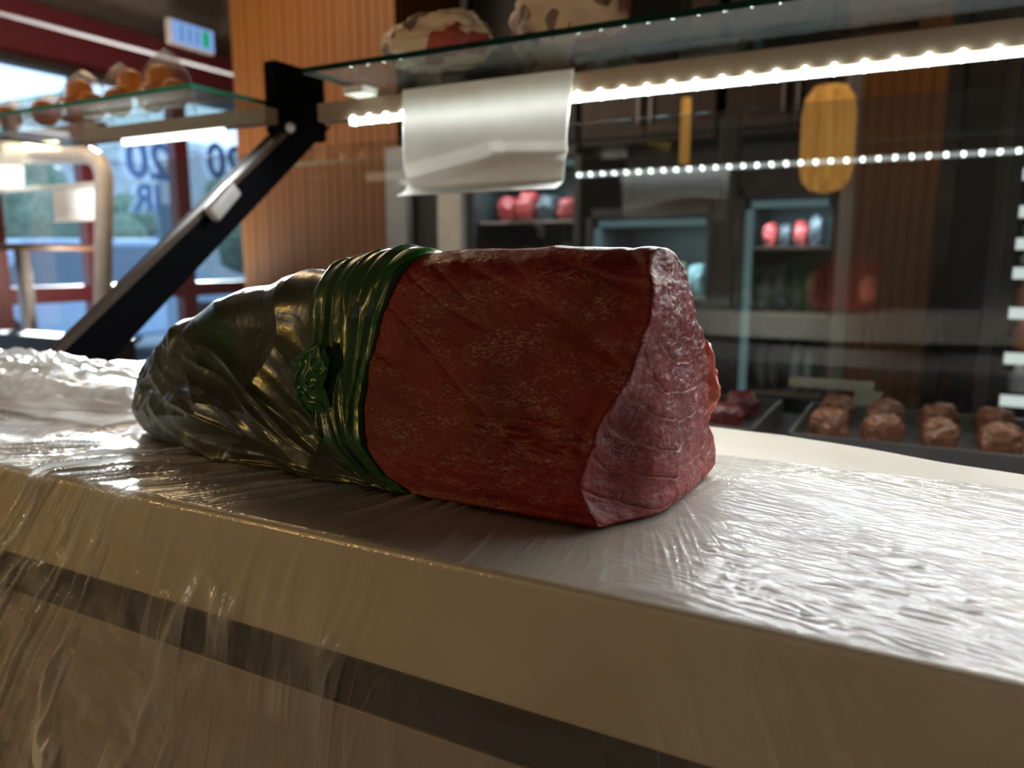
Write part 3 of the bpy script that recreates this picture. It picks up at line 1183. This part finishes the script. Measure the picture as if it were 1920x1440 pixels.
# black head block and slanted strut
XS = -1.05
b0, b1 = at(515, 110, 0, XS), at(608, 112, 0, XS)
b2 = at(515, 238, 0, XS)
case_part(MB().box((XS - .03, b0[1], b2[2] - .01), (XS, b1[1], b0[2]), .006), 'head_block', M['black'])
s1, s2 = at(528, 250, 0, XS), at(625, 235, 0, XS)
s3, s4 = at(190, 672, 0, XS), at(92, 655, 0, XS)
poly = [(s1[1], s1[2]), (s2[1], s2[2]), (s3[1], s3[2] - .02), (s4[1], s4[2] - .02)]
case_part(MB().prism(poly, 0, XS - .035, XS - .002, .002), 'strut', M['black'], label='black slanted strut')
a1, a2 = at(528, 250, 0, XS), at(541, 250, 0, XS)
a3, a4 = at(106, 655, 0, XS), at(84, 655, 0, XS)
poly = [(a1[1], a1[2]), (a2[1], a2[2]), (a3[1], a3[2] - .01), (a4[1], a4[2] - .01)]
case_part(MB().prism(poly, 0, XS - .012, XS + .004, .001), 'edge_trim', simple('brown anodised trim', (.07, .045, .033), .6, 0, .25), label='narrow brown trim along the strut')
c = at(541, 240, 0, XS)
o = MB().lathe([(.001, -.001), (.008, 0), (.0095, .004), (.007, .010), (.002, .013)], (0, 0, 0), 18).build('screw_cap', simple('white plastic cap', (.8, .78, .76), .3), case)
o.location = Vector((XS, c[1], c[2])) + CO
o.rotation_euler = (0, math.pi / 2, 0)
# hinge clip halfway down the strut
c0 = at(415, 378, 0, XS + .01)
bm = MB().box((-.006, -.036, -.014), (.012, .036, .014), .006, rot=Matrix.Rotation(.75, 3, 'X'))
o = bm.build('hinge_clip', simple('grey plastic clip', (.42, .39, .37), .4), case, True)
o.location = c0 + CO

# ------------------------------------------------------------------ paper notes hung on the rails


def hung_paper(x0, x1, ztop, zbot, y, label, fold=.0, tilt=0.0, seed=1, mat=None, over=True, nf=1.0):
    nu, nv = 90, 80
    u = np.linspace(0, 1, nu)[None]
    v = np.linspace(0, 1, nv)[:, None]
    zz = ztop + (zbot - ztop) * v + tilt * (u - .5) * v
    xx = x0 + (x1 - x0) * u + .010 * v * (1 - 2 * u) * nf
    yy = y - .010 * np.sin(v * math.pi * .6) * nf + .006 * pn(u * 2.5 + seed, v * 2.0, seed) * v * nf
    crease = np.abs((v - .68) + .28 * (u - .5))
    yy = yy + .006 * np.clip(1 - crease / .12, 0, 1) * (u < .62) * nf + .007 * np.clip(1 - np.abs((v - .62) - .1 * (u - .5)) / .08, 0, 1) * (u >= .55) * nf
    yy = yy - .028 * np.clip((v - .90) / .10, 0, 1) ** 2 * nf
    P = np.stack([xx + 0 * v, yy + 0 * u, zz + 0 * u], -1)
    if over:   # the top folds back over the rail
        top = P[0].copy()
        rows = []
        for d in (.030, .015, .004):
            r_ = top.copy()
            r_[:, 1] += d
            r_[:, 2] += .0012
            rows.append(r_)
        P = np.concatenate([np.array(rows), P], 0)
    Pb = P.copy()
    Pb[..., 1] += .0004
    me = grid_mesh('paper_note', np.concatenate([P, Pb[::-1]], 0))
    o = link_mesh('paper_note', me, mat or M['paper'], None, True)
    tag(o, label, 'paper')
    return o


hung_paper(-.742, -.452, .4138, .250, 1.0255, 'blank white folded paper sheet hung over the lit rail, above the tuna', seed=3)
# the bent lower corner of that sheet is part of its shape

# ------------------------------------------------------------------ goods on the glass shelf


def pattern_mat(name, c0, c1, c2):
    m, nt, out = new_mat(name)
    p = N(nt, 'ShaderNodeBsdfPrincipled')
    p.inputs['Roughness'].default_value = .6
    tc = N(nt, 'ShaderNodeTexCoord')
    v = N(nt, 'ShaderNodeTexNoise')
    v.inputs['Scale'].default_value = 17
    v.inputs['Detail'].default_value = 1
    nt.links.new(tc.outputs['Object'], v.inputs['Vector'])
    r = ramp(nt, v.outputs[0], [(0, c1), (.40, c0), (.60, c2)], 'CONSTANT')
    nt.links.new(r.outputs[0], p.inputs['Base Color'])
    nt.links.new(p.outputs[0], out.inputs[0])
    return m


M['wrapprint'] = pattern_mat('cream printed wrap', (.80, .60, .44), (.22, .14, .10), (.40, .06, .04))


def lump_bag(x, y, z, sx, sy, sz, mat, label, group=None, seed=0, cat='package', neck=False):
    nu, nv = 72, 44
    th = np.linspace(0, 2 * math.pi, nu, endpoint=False)[None]
    ph = np.linspace(-math.pi / 2, math.pi / 2, nv)[:, None]
    ex = .6
    f = lambda c: np.sign(c) * np.abs(c) ** ex
    dx, dy, dz = f(np.cos(ph)) * f(np.cos(th)), f(np.cos(ph)) * f(np.sin(th)), np.sin(ph) * np.ones_like(th)
    l = 1 + .16 * fbm(dx * 1.4 + seed * 3.3, dy * 1.4, dz * 1.4, 4) - .05 * ridge(pn(dx * 3 + seed, dy * 3, dz * 3), 3, 1)
    zz = dz * l * (1 + (.35 * np.exp(-((dx + .1) ** 2 + dy ** 2) * 8) * (dz > 0) if neck else 0))
    P = np.stack([dx * l * sx / 2, dy * l * sy / 2, np.maximum(zz, -.93) * sz / 2], -1)
    P[..., 2] -= P[..., 2].min()
    me = grid_mesh('package', P, closed_u=True)
    o = link_mesh('package', me, mat, None, True)
    o.location = (x, y, z)
    tag(o, label, cat, group)
    return o


ZS = .4325
p_ = at(842, 70, 1, 1.02)
lump_bag(p_[0], .995, ZS, .165, .10, .072, M['wrapprint'], 'low cream wrapped package with red print on the glass shelf, left of the tall one', seed=1)
p_ = at(1018, 30, 1, 1.02)
lump_bag(p_[0] + .01, 1.125, ZS, .20, .12, .155, M['wrapprint'], 'tall cream wrapped package with dark red print on the glass shelf', seed=2)
p_ = at(1165, 30, 1, 1.05)
o = MB().box((-.03, -.03, 0), (.03, .03, .11), .008).build('package', simple('dark red carton', (.22, .02, .015), .5), None)
o.location = (p_[0] + .03, 1.10, ZS)
tag(o, 'dark red carton on the glass shelf between the cream package and the tray', 'package')
o = MB().box((-.035, -.03, 0), (.035, .03, .10), .006).build('tin_box', simple('dark tin', (.03, .03, .035), .3, .5), None)
p_ = at(1235, 30, 1, 1.05)
o.location = (p_[0], 1.06, ZS)
tag(o, 'dark square tin on the glass shelf right of the red carton', 'tin')
# shallow light tray
p_ = at(1238, 105, 1, 1.10)
tr = empty('serving_tray', (p_[0], 1.18, ZS), 0, 'shallow white serving tray lying on the glass shelf', 'tray')
o = MB().box((-.12, -.05, 0), (.10, .08, .005), .002).build('tray_base', simple('white tray plastic', (.55, .55, .55), .3), tr)
tm = o.data.materials[0]
MB().box((-.125, -.055, .002), (.105, -.048, .022), .002).box((-.125, .078, .002), (.105, .085, .022), .002).box((-.125, -.055, .002), (-.118, .085, .022), .002).box((.098, -.055, .002), (.105, .085, .022), .002).build('tray_rim', tm, tr)
# dark round pan and case
p_ = at(1390, 40, 1, 1.15)
pan = empty('frying_pan', (p_[0] + .06, 1.21, ZS), 0, 'dark round pan standing on the glass shelf right of the tray', 'pan')
MB().lathe([(.055, 0), (.06, .003), (.066, .035), (.064, .035), (.058, .006), (.001, .004)], n=32).build('pan_body', M['black'], pan)
MB().box((.064, -.008, .026), (.16, .008, .034), .003).build('handle', M['black'], pan)

# bagged oranges on the left glass shelf
M['orange'] = simple('orange peel', (.80, .27, .02), .45, var=.15, scale=30, bump=.3, bscale=400)
M['netfilm'] = film_mat('clear orange bag', base=.03, rough=.15)
YO = 1.06
ZS = .439
NUMW = ['first', 'second', 'third', 'fourth', 'fifth']
specs = [([(12, 0)], 'clear bag over one orange at the very left edge of the shelf'),
         ([(82, 0)], 'small clear bag over one orange, second from the left edge'),
         ([(128, 0), (171, 0), (150, 1)], 'clear bag over three oranges, middle of the five bags'),
         ([(219, 0), (248, 1)], 'clear bag over oranges just left of the tallest bag'),
         ([(284, 0), (327, 0), (302, 1)], 'tallest clear bag of oranges, nearest the black bracket')]
for bi, (lst, lab) in enumerate(specs):
    xs_ = []
    for k, (px, lv) in enumerate(lst):
        yo = YO + .028 * lv
        ox = at(px, 180, 1, yo)[0]
        xs_.append(ox)
        oz = ZS + .0285 + lv * .040
        o = MB().lathe([(.002, -.028), (.013, -.026), (.023, -.017), (.028, -.003), (.026, .011), (.017, .023), (.007, .0265), (.002, .0255)], n=16).build('orange', M['orange'], None, True)
        o.location = (ox, yo, oz)
        where = ['inside the bag at the very left edge', 'inside the small second bag', 'in the middle bag', 'in the bag left of the tallest', 'in the tallest bag'][bi]
        tag(o, '%s orange from the left %s' % (NUMW[k], where) if len(lst) > 1 else 'single orange ' + where, 'orange', 'oranges in clear bags on the left shelf')
    nu, nv = 72, 44
    th = np.linspace(0, 2 * math.pi, nu, endpoint=False)[None]
    v = np.linspace(0, 1, nv)[:, None]
    hw = min((max(xs_) - min(xs_)) / 2 + .031, .062)
    cx_ = (max(xs_) + min(xs_)) / 2
    top_ = .068 + (.034 if len(lst) > 1 else 0) + (.012 if bi == 4 else 0)
    prof = (1 - v ** 3.0) ** .8
    wob = 1 + .07 * pn(np.cos(th) * 2 + bi, np.sin(th) * 2, v * 4)
    P = np.stack([cx_ + hw * np.cos(th) * prof * wob, YO + .012 + .047 * np.sin(th) * prof * wob, ZS + .001 + v * top_ * (1 + .10 * pn(np.cos(th) * 2, np.sin(th) * 2 + bi, 1.0)) + 0 * th], -1)
    me = grid_mesh('bag_film', P, closed_u=True)
    vattr(me, 'milk_sheen', np.clip(-.10 + .5 * sstep(.6, 1, v) + .3 * np.abs(pn(np.cos(th) * 5, np.sin(th) * 5, v * 8)), 0, 1) + 0 * v)
    o = link_mesh('orange_bag', me, M['netfilm'], None, True)
    tag(o, lab, 'bag', 'clear bags on the left shelf')

ZS = .4325
# ------------------------------------------------------------------ trays and meat inside the case
M['meat'] = simple('red meat', (.10, .010, .012), .35, var=.35, scale=50, bump=.5, bscale=120, coat=.3)
M['chicken'] = simple('seasoned meat', (.17, .065, .03), .4, var=.35, scale=60, bump=.5, bscale=120, coat=.2)
M['traym'] = simple('steel tray', (.25, .24, .24), .3, .8)


def tray(x0, x1, y0, y1, z, label):
    t = empty('steel_tray', ((x0 + x1) / 2, (y0 + y1) / 2, z), 0, label, 'tray')
    a, b = (x1 - x0) / 2, (y1 - y0) / 2
    MB().box((-a, -b, 0), (a, b, .004), .001).build('tray_base', M['traym'], t)
    MB().box((-a, -b, .002), (a, -b + .006, .03), .001).box((-a, b - .006, .002), (a, b, .03), .001).box((-a, -b, .002), (-a + .006, b, .03), .001).box((a - .006, -b, .002), (a, b, .03), .001).build('tray_rim', M['traym'], t)


tray(-.62, -.22, 1.20, 1.49, -.135, 'steel tray of red meat inside the case, behind the cut end of the tuna')
tray(-.17, .40, 1.20, 1.49, -.135, 'steel tray of orange brown meat pieces inside the case on the right')


def cut(x, y, z, s, mat, label, group, seed, cat='meat'):
    o = lump_bag(x, y, z, s[0], s[1], s[2], mat, label, group, seed, cat)
    o.name = 'meat_piece'
    o.rotation_euler = (0, 0, seed * 1.3)
    return o


ROW = ['front', 'back']
for i in range(5):
    for j in range(2):
        cut(-.57 + i * .072, 1.28 + j * .13, -.130, (.050, .06, .05), M['meat'], 'dark red meat cut, %s from the left in the %s row of its tray' % (ORD[i], ROW[j]), 'red cuts in the tray', i + j * 7)
for i in range(7):
    for j in range(2):
        cut(-.12 + i * .077, 1.28 + j * .13, -.130, (.048, .055, .055), M['chicken'], 'orange brown meat piece, %s from the left in the %s row of its tray' % (ORD[i], ROW[j]), 'brown pieces in the tray', i + j * 9 + 3)
# solid bracket put in for a pale reflection in the case glass
h1, h2, h3 = at(1480, 706, 1, 1.499), at(1640, 706, 1, 1.499), at(1600, 795, 1, 1.499)
sh_ = empty('reflection_bracket', (h3[0], 1.499, -.135), 0, 'pale seven-shaped reflection in the case glass, built as a bracket beside the trays', 'holder')
m_ = simple('pale reflection grey', (.34, .31, .26), .5)
MB().box((h1[0] - h3[0], -.004, h1[2] + .135 - .018), (h2[0] - h3[0], .004, h1[2] + .135), .002).build('arm', m_, sh_)
MB().prism([(-.012, 0), (.016, 0), (.045, h1[2] + .135 - .018), (.0, h1[2] + .135 - .018)], 1, -.004, .004).build('post', m_, sh_)

# ------------------------------------------------------------------ refrigerators and shelves behind
M['cyan'] = emit('cool cabinet light', (.50, .82, .85), .20)
M['fridge'] = simple('refrigerator shell', (.035, .033, .034), .4)
M['fridgepost'] = simple('grey door post', (.30, .27, .25), .35, .4)
M['pkg1'] = simple('pale blue package', (.30, .42, .44), .4, var=.4, scale=18)
M['pkg2'] = simple('olive package', (.20, .20, .12), .5, var=.4, scale=18)
M['pkg3'] = simple('dark red package', (.32, .03, .03), .5, var=.4, scale=18)
M['pkg4'] = simple('dark package', (.05, .05, .06), .5, var=.4, scale=18)


def refrigerator(px0, px1, y, ztop, zshelves, label, lit=True, light_sides='L'):
    a, b = at(px0, 600, 1, y)[0], at(px1, 600, 1, y)[0]
    xc, w_ = (a + b) / 2, (b - a)
    t = empty('refrigerator', (xc, y, ZF), 0, label, 'refrigerator')
    H = ztop - ZF
    D = .55
    s = MB()
    s.box((-w_ / 2, 0, 0), (-w_ / 2 + .03, D, H), .003)
    s.box((w_ / 2 - .03, 0, 0), (w_ / 2, D, H), .003)
    s.box((-w_ / 2, D - .03, 0), (w_ / 2, D, H), .003)
    s.box((-w_ / 2, 0, H - .04), (w_ / 2, D, H), .003)
    s.box((-w_ / 2, 0, 0), (w_ / 2, D, .12), .003)
    s.build('cabinet', M['fridge'], t)
    for z in zshelves:
        MB().box((-w_ / 2 + .03, .03, z - ZF - .012), (w_ / 2 - .03, D - .03, z - ZF), .002).build('shelf', M['fridgepost'], t)
    if lit:
        MB().box((-w_ / 2 + .05, .02, H - .075), (w_ / 2 - .05, .05, H - .05), .004).build('light_tube', M['cyan'], t)
        if 'L' in light_sides:
            MB().box((-w_ / 2 + .032, .02, -.40 - ZF), (-w_ / 2 + .058, .045, H - .08), .004).build('light_tube', M['cyan'], t)
    if lit:
        l_ = area_light('cabinet_light', (xc, y + .06, ztop - .09), (xc, y + .2, ztop - .8), w_ * .8, .03, 3.2, (.60, .92, 1))
    return xc, w_, y


def stock(xc, w_, y, z, n, hs, mats, where, seed):
    rs = random.Random(seed)
    names = {id(M['pkg1']): 'pale blue', id(M['pkg2']): 'olive', id(M['pkg3']): 'dark red', id(M['pkg4']): 'black'}
    for i in range(n):
        m_ = mats[i % len(mats)]
        h = hs * rs.uniform(.75, 1.1)
        o = lump_bag(xc - w_ / 2 + .07 + (i + .5) * (w_ - .14) / n, y + .16 + rs.uniform(-.02, .04), z + .001, (w_ - .14) / n * .95, .12, h, m_,
                     '%s package, %s from the left %s' % (names[id(m_)], ORD[i], where.replace(' refrigerator', ' fridge')), 'packages ' + where, seed + i)


f1 = refrigerator(880, 1085, 3.05, .62, [.02, .32], 'tall black refrigerator behind the middle of the case, red packages on its shelf', True, '')
stock(*f1, .32, 4, .13, [M['pkg3'], M['pkg3'], M['pkg4']], 'on the upper shelf of the middle refrigerator', 11)
stock(*f1, .02, 4, .2, [M['pkg4'], M['pkg2']], 'on the lower shelf of the middle refrigerator', 21)
f2 = refrigerator(1095, 1335, 3.05, .36, [-.32, .0], 'low black refrigerator with cool light just left of the dark post', True, 'L')
stock(*f2, .0, 5, .17, [M['pkg1'], M['pkg4'], M['pkg1'], M['pkg2']], 'on the upper shelf of the low refrigerator', 31)
stock(*f2, -.32, 5, .2, [M['pkg4'], M['pkg1']], 'on the lower shelf of the low refrigerator', 41)
f3 = refrigerator(1372, 1565, 3.05, .42, [-.36, -.05, .2], 'black refrigerator with cool light between the dark post and the brown pillar', True, 'L')
stock(*f3, .2, 4, .12, [M['pkg3'], M['pkg4']], 'on the top shelf of the right refrigerator', 51)
stock(*f3, -.05, 4, .18, [M['pkg2'], M['pkg4'], M['pkg4']], 'on the middle shelf of the right refrigerator', 61)
stock(*f3, -.36, 5, .22, [M['pkg1'], M['pkg1'], M['pkg4']], 'on the bottom shelf of the right refrigerator', 71)
# dark door post and the grey posts
for (pa, pb, y, mat, lab, zt) in [(1338, 1372, 2.7, M['fridge'], 'dark upright door post between the two cool lit refrigerators', .62),
                                  (828, 872, 2.75, M['whitemetal'], 'pale upright metal post behind the hung paper', .50),
                                  (735, 772, 2.75, M['steel'], 'grey upright metal post beside the wide wooden pillar', .62),
                                  (1562, 1588, 2.7, M['steel'], 'thin grey post in front of the brown pillar', .72)]:
    a, b = at(pa, 600, 1, y), at(pb, 600, 1, y)
    t = empty('upright_post', ((a[0] + b[0]) / 2, y, ZF), 0, lab, 'post')
    w_ = b[0] - a[0]
    MB().box((-w_ / 2, -.02, .01), (w_ / 2, .02, zt - ZF), .004).build('post', mat, t)
    MB().box((-w_ * .9, -.06, 0), (w_ * .9, .06, .012), .003).build('foot_plate', mat, t)
# black cabinet between the posts
a, b = at(768, 600, 1, 3.1), at(832, 600, 1, 3.1)
o = MB().box((a[0] + .05, 3.1, ZF), (b[0] + .0, 3.5, 1.2), .01).build('tall_cabinet', M['dark'], None)
tag(o, 'tall black cabinet standing right of the wide wooden pillar', 'cabinet')
# high cupboards along the back, over the refrigerators
labs = ['dark brown cupboard on the back wall above the middle refrigerator', 'dark brown cupboard on the back wall above the low refrigerator', 'dark brown cupboard on the back wall left of the brown pillar', 'dark cupboard on the back wall right of the brown pillar']
for i, (pa, pb) in enumerate([(880, 1080), (1085, 1330), (1345, 1590), (1770, 1990)]):
    a, b = at(pa, 600, 1, 3.645)[0], at(pb, 600, 1, 3.645)[0]
    t = empty('cupboard', ((a + b) / 2, 3.645, ZF), 0, labs[i], 'cupboard')
    w_ = b - a
    mats_ = M['dark'] if i in (0, 3) else M['darkbrown']
    zb_ = 1.70 if i < 3 else .01
    MB().box((-w_ / 2, 0, zb_), (w_ / 2, .30, 1.5 - ZF), .004).build('cabinet', mats_, t)
    for s in (-1, 1):
        x0_, x1_ = sorted((s * .006, s * (w_ / 2 - .006)))
        d = MB().box((x0_, -.02, zb_ + .03), (x1_, -.001, 1.45 - ZF), .003).build('door', mats_, t)
        hx_ = s * .03
        MB().box((hx_ - .006, -.04, 1.78), (hx_ + .006, -.02, 1.92), .002).build('handle', M['steel'], d)
# amber lanterns
M['amber'] = emit('amber lamp shade', (1.0, .42, .07), .50)
_nt = M['amber'].node_tree
_e = [n for n in _nt.nodes if n.type == 'EMISSION'][0]
_tc = N(_nt, 'ShaderNodeTexCoord')
_mp = N(_nt, 'ShaderNodeMapping')
_mp.inputs['Scale'].default_value = (60, 60, 3)
_nt.links.new(_tc.outputs['Object'], _mp.inputs[0])
_nz = N(_nt, 'ShaderNodeTexNoise')
_nz.inputs['Scale'].default_value = 1
_nt.links.new(_mp.outputs[0], _nz.inputs['Vector'])
_r = ramp(_nt, _nz.outputs[0], [(.3, (.55, .22, .04)), (.7, (1, .48, .10))])
_nt.links.new(_r.outputs[0], _e.inputs[0])
c = at(1552, 255, 1, 2.45)
t = empty('pendant_lamp', (c[0], 2.45, c[2]), 0, 'large glowing amber pendant lamp in front of the brown pillar', 'lamp')
MB().lathe([(.01, .14), (.045, .135), (.066, .105), (.073, .055), (.073, -.09), (.065, -.125), (.044, -.15), (.01, -.16)], n=28).build('lamp_shade', M['amber'], t)
MB().tube([(0, 0, .14), (0, 0, ZC - c[2])], .004, 8).build('cord', M['black'], t)
c = at(1285, 245, 1, 2.45)
t = empty('pendant_lamp', (c[0], 2.45, c[2]), 0, 'slim amber tube lamp hanging left of the large one', 'lamp')
MB().lathe([(.004, .10), (.015, .095), (.016, -.09), (.012, -.10), (.004, -.10)], n=16).build('lamp_shade', M['amber'], t)
MB().tube([(0, 0, .095), (0, 0, ZC - c[2])], .003, 8).build('cord', M['black'], t)

# bright product refrigerator at the right edge
M['shelfedge'] = emit('glowing price strip', (.92, 1.0, .95), 1.0)
a = at(1880, 600, 1, 2.3)
t = empty('refrigerator', (a[0] + .34, 2.3, ZF), 0, 'tall refrigerator with bright lit shelves at the right edge', 'refrigerator')
MB().box((-.36, -.02, 0), (-.33, .5, 1.75), .003).box((.33, -.02, 0), (.36, .5, 1.75), .003).box((-.36, .47, 0), (.36, .5, 1.75), .003).box((-.36, -.02, 1.72), (.36, .5, 1.75), .003).build('cabinet', M['fridge'], t)
area_light('cabinet_light', (a[0] + .34, 2.34, .68), (a[0] + .34, 2.5, 0), .6, .03, 5, (.95, 1, .97))
M['bottle1'] = simple('pale label', (.75, .76, .74), .4, var=.3, scale=60)
M['bottle2'] = simple('orange label', (.75, .20, .05), .4, var=.3, scale=60)
rows = [at(1900, yy, 1, 2.3)[2] for yy in (235, 315, 385, 445, 500, 575, 660, 740)]
for k, z in enumerate(rows):
    MB().box((-.33, 0, z - ZF - .012), (.33, .47, z - ZF), .002).build('shelf', M['fridgepost'], t)
    MB().box((-.33, -.008, z - ZF - .030), (.33, -.001, z - ZF - .002), .001).build('price_strip', M['shelfedge'], t)  # price strips given a glow to paint the bright rows
    gap = (rows[k - 1] - z) if k else .13
    for j in range(5):
        h = max(.04, gap - .035)
        mt = M['bottle2'] if k in (5, 6) else M['bottle1']
        o = MB().lathe([(.020, 0), (.024, .004), (.024, h * .6), (.012, h * .82), (.011, h), (.003, h)], n=14).build('bottle', mt, None)
        o.location = (a[0] + .34 - .29 + j * .055, 2.335, z + .0005)
        tag(o, '%s bottle, %s from the left on the %s shelf of the bright refrigerator' % ('orange' if mt is M['bottle2'] else 'white', ORD[j], ['top', 'second', 'third', 'fourth', 'fifth', 'sixth', 'seventh', 'lowest'][k]), 'bottle', 'bottles in the bright refrigerator, row %d' % (k + 1))

# ------------------------------------------------------------------ exit sign
e0, e1 = at(320, 40, 0, XW + .20), at(405, 92, 0, XW + .20)
t = empty('exit_sign', (XW + .17, (e0[1] + e1[1]) / 2, at(362, 88, 0, XW + .2)[2]), 0, 'small lit blue and green exit sign above the dark red window beam', 'sign')
L_ = e1[1] - e0[1]
MB().box((-.03, -L_ / 2, -.01), (.02, L_ / 2, .145), .01).build('housing', M['whitemetal'], t)
MB().box((.021, -L_ / 2 + .01, .0), (.024, L_ / 2 - .01, .135)).build('face', emit('sign face', (.30, .50, 1.0), .75), t)
for yy in (-.09, -.03, .03):
    MB().box((.0245, yy - .008, .02), (.026, yy + .008, .115)).build('stroke', emit('sign stroke', (.06, .30, .42), .6), t)
MB().box((.0245, L_ / 2 - .10, .02), (.027, L_ / 2 - .05, .12)).build('figure', emit('sign green', (.0, .42, .16), .8), t)

# ------------------------------------------------------------------ far left display case with white frame
YC = 2.0
t = empty('display_case', (at(100, 600, 1, YC)[0], YC, ZF), 0, 'second display case at the far left with a rounded white frame and warm light', 'display case')
ox = t.location


def loc(px, py, y=YC):
    return at(px, py, 1, y) - ox


pts = []
A_ = loc(192, 700)
B_ = loc(190, 305)
C_ = loc(70, 290)
pts = [A_, loc(195, 330), loc(186, 303), loc(165, 291), C_, loc(-60, 292)]
MB().tube(pts, .034, 12).build('frame', M['whitemetal'], t)
z0 = loc(60, 262)[2]
MB().box((loc(-80, 262)[0], -.02, z0 - .02), (loc(195, 262)[0], .02, z0 + .035), .003).build('light_rail', simple('copper brown rail', (.30, .17, .10), .4, .3), t)
z1 = loc(75, 276)[2]
MB().box((loc(28, 276)[0], -.035, z1 - .012), (loc(120, 276)[0], -.021, z1 + .012), .004).build('led_strip', M['ledwarm'], t)
z2 = loc(80, 352)[2]
MB().box((loc(-60, 352)[0], -.01, z2 - .008), (loc(185, 352)[0], .01, z2 + .008), .003).build('cross_rail', M['whitemetal'], t)
MB().box((loc(-80, 640)[0], -.02, -ZF * 0), (loc(205, 640)[0], .12, 1.0 - .18), .005).build('base', M['dark'], t)
z3 = loc(60, 188)[2]
o = MB().box((loc(-80, 188)[0], -.03, z3 - .004), (loc(135, 188)[0], .22, z3 + .004)).build('glass_shelf', [M['shelfglass'], M['glassedgelit']], t)
for p in o.data.polygons:
    if abs(p.normal.z) < .5: p.material_index = 1
M['pinkpaper'] = simple('pinkish paper', (.85, .74, .70), .7)
q0, q1 = at(-20, 275, 1, YC - .04), at(52, 352, 1, YC - .04)
hung_paper(q0[0], q1[0], q0[2] + .01, q1[2], YC - .045, 'pinkish white paper hung on the far left case at the frame edge', tilt=0, seed=6, mat=M['paper'], over=False, nf=.4)
q0, q1 = at(100, 356, 1, YC - .02), at(188, 414, 1, YC - .02)
hung_paper(q0[0], q1[0], q0[2], q1[2], YC - .025, 'white paper card on the far left case beside its white frame', seed=8, over=False, nf=.4)

# high table by the window
c = at(40, 458, 0, -4.05)
t = empty('bar_table', (-4.05, c[1], ZF), 0, 'dark round bar table on a grey pole by the left window', 'table')
H = c[2] - ZF
MB().lathe([(.01, H - .03), (.33, H - .03), (.335, H - .015), (.33, H), (.01, H)], n=32).build('tabletop', M['darkbrown'], t)
MB().tube([(0, 0, .02), (0, 0, H - .03)], .035, 12).build('pole', M['steel'], t)
MB().lathe([(.01, 0), (.22, 0), (.22, .015), (.04, .03), (.01, .03)], n=24).build('base', M['black'], t)
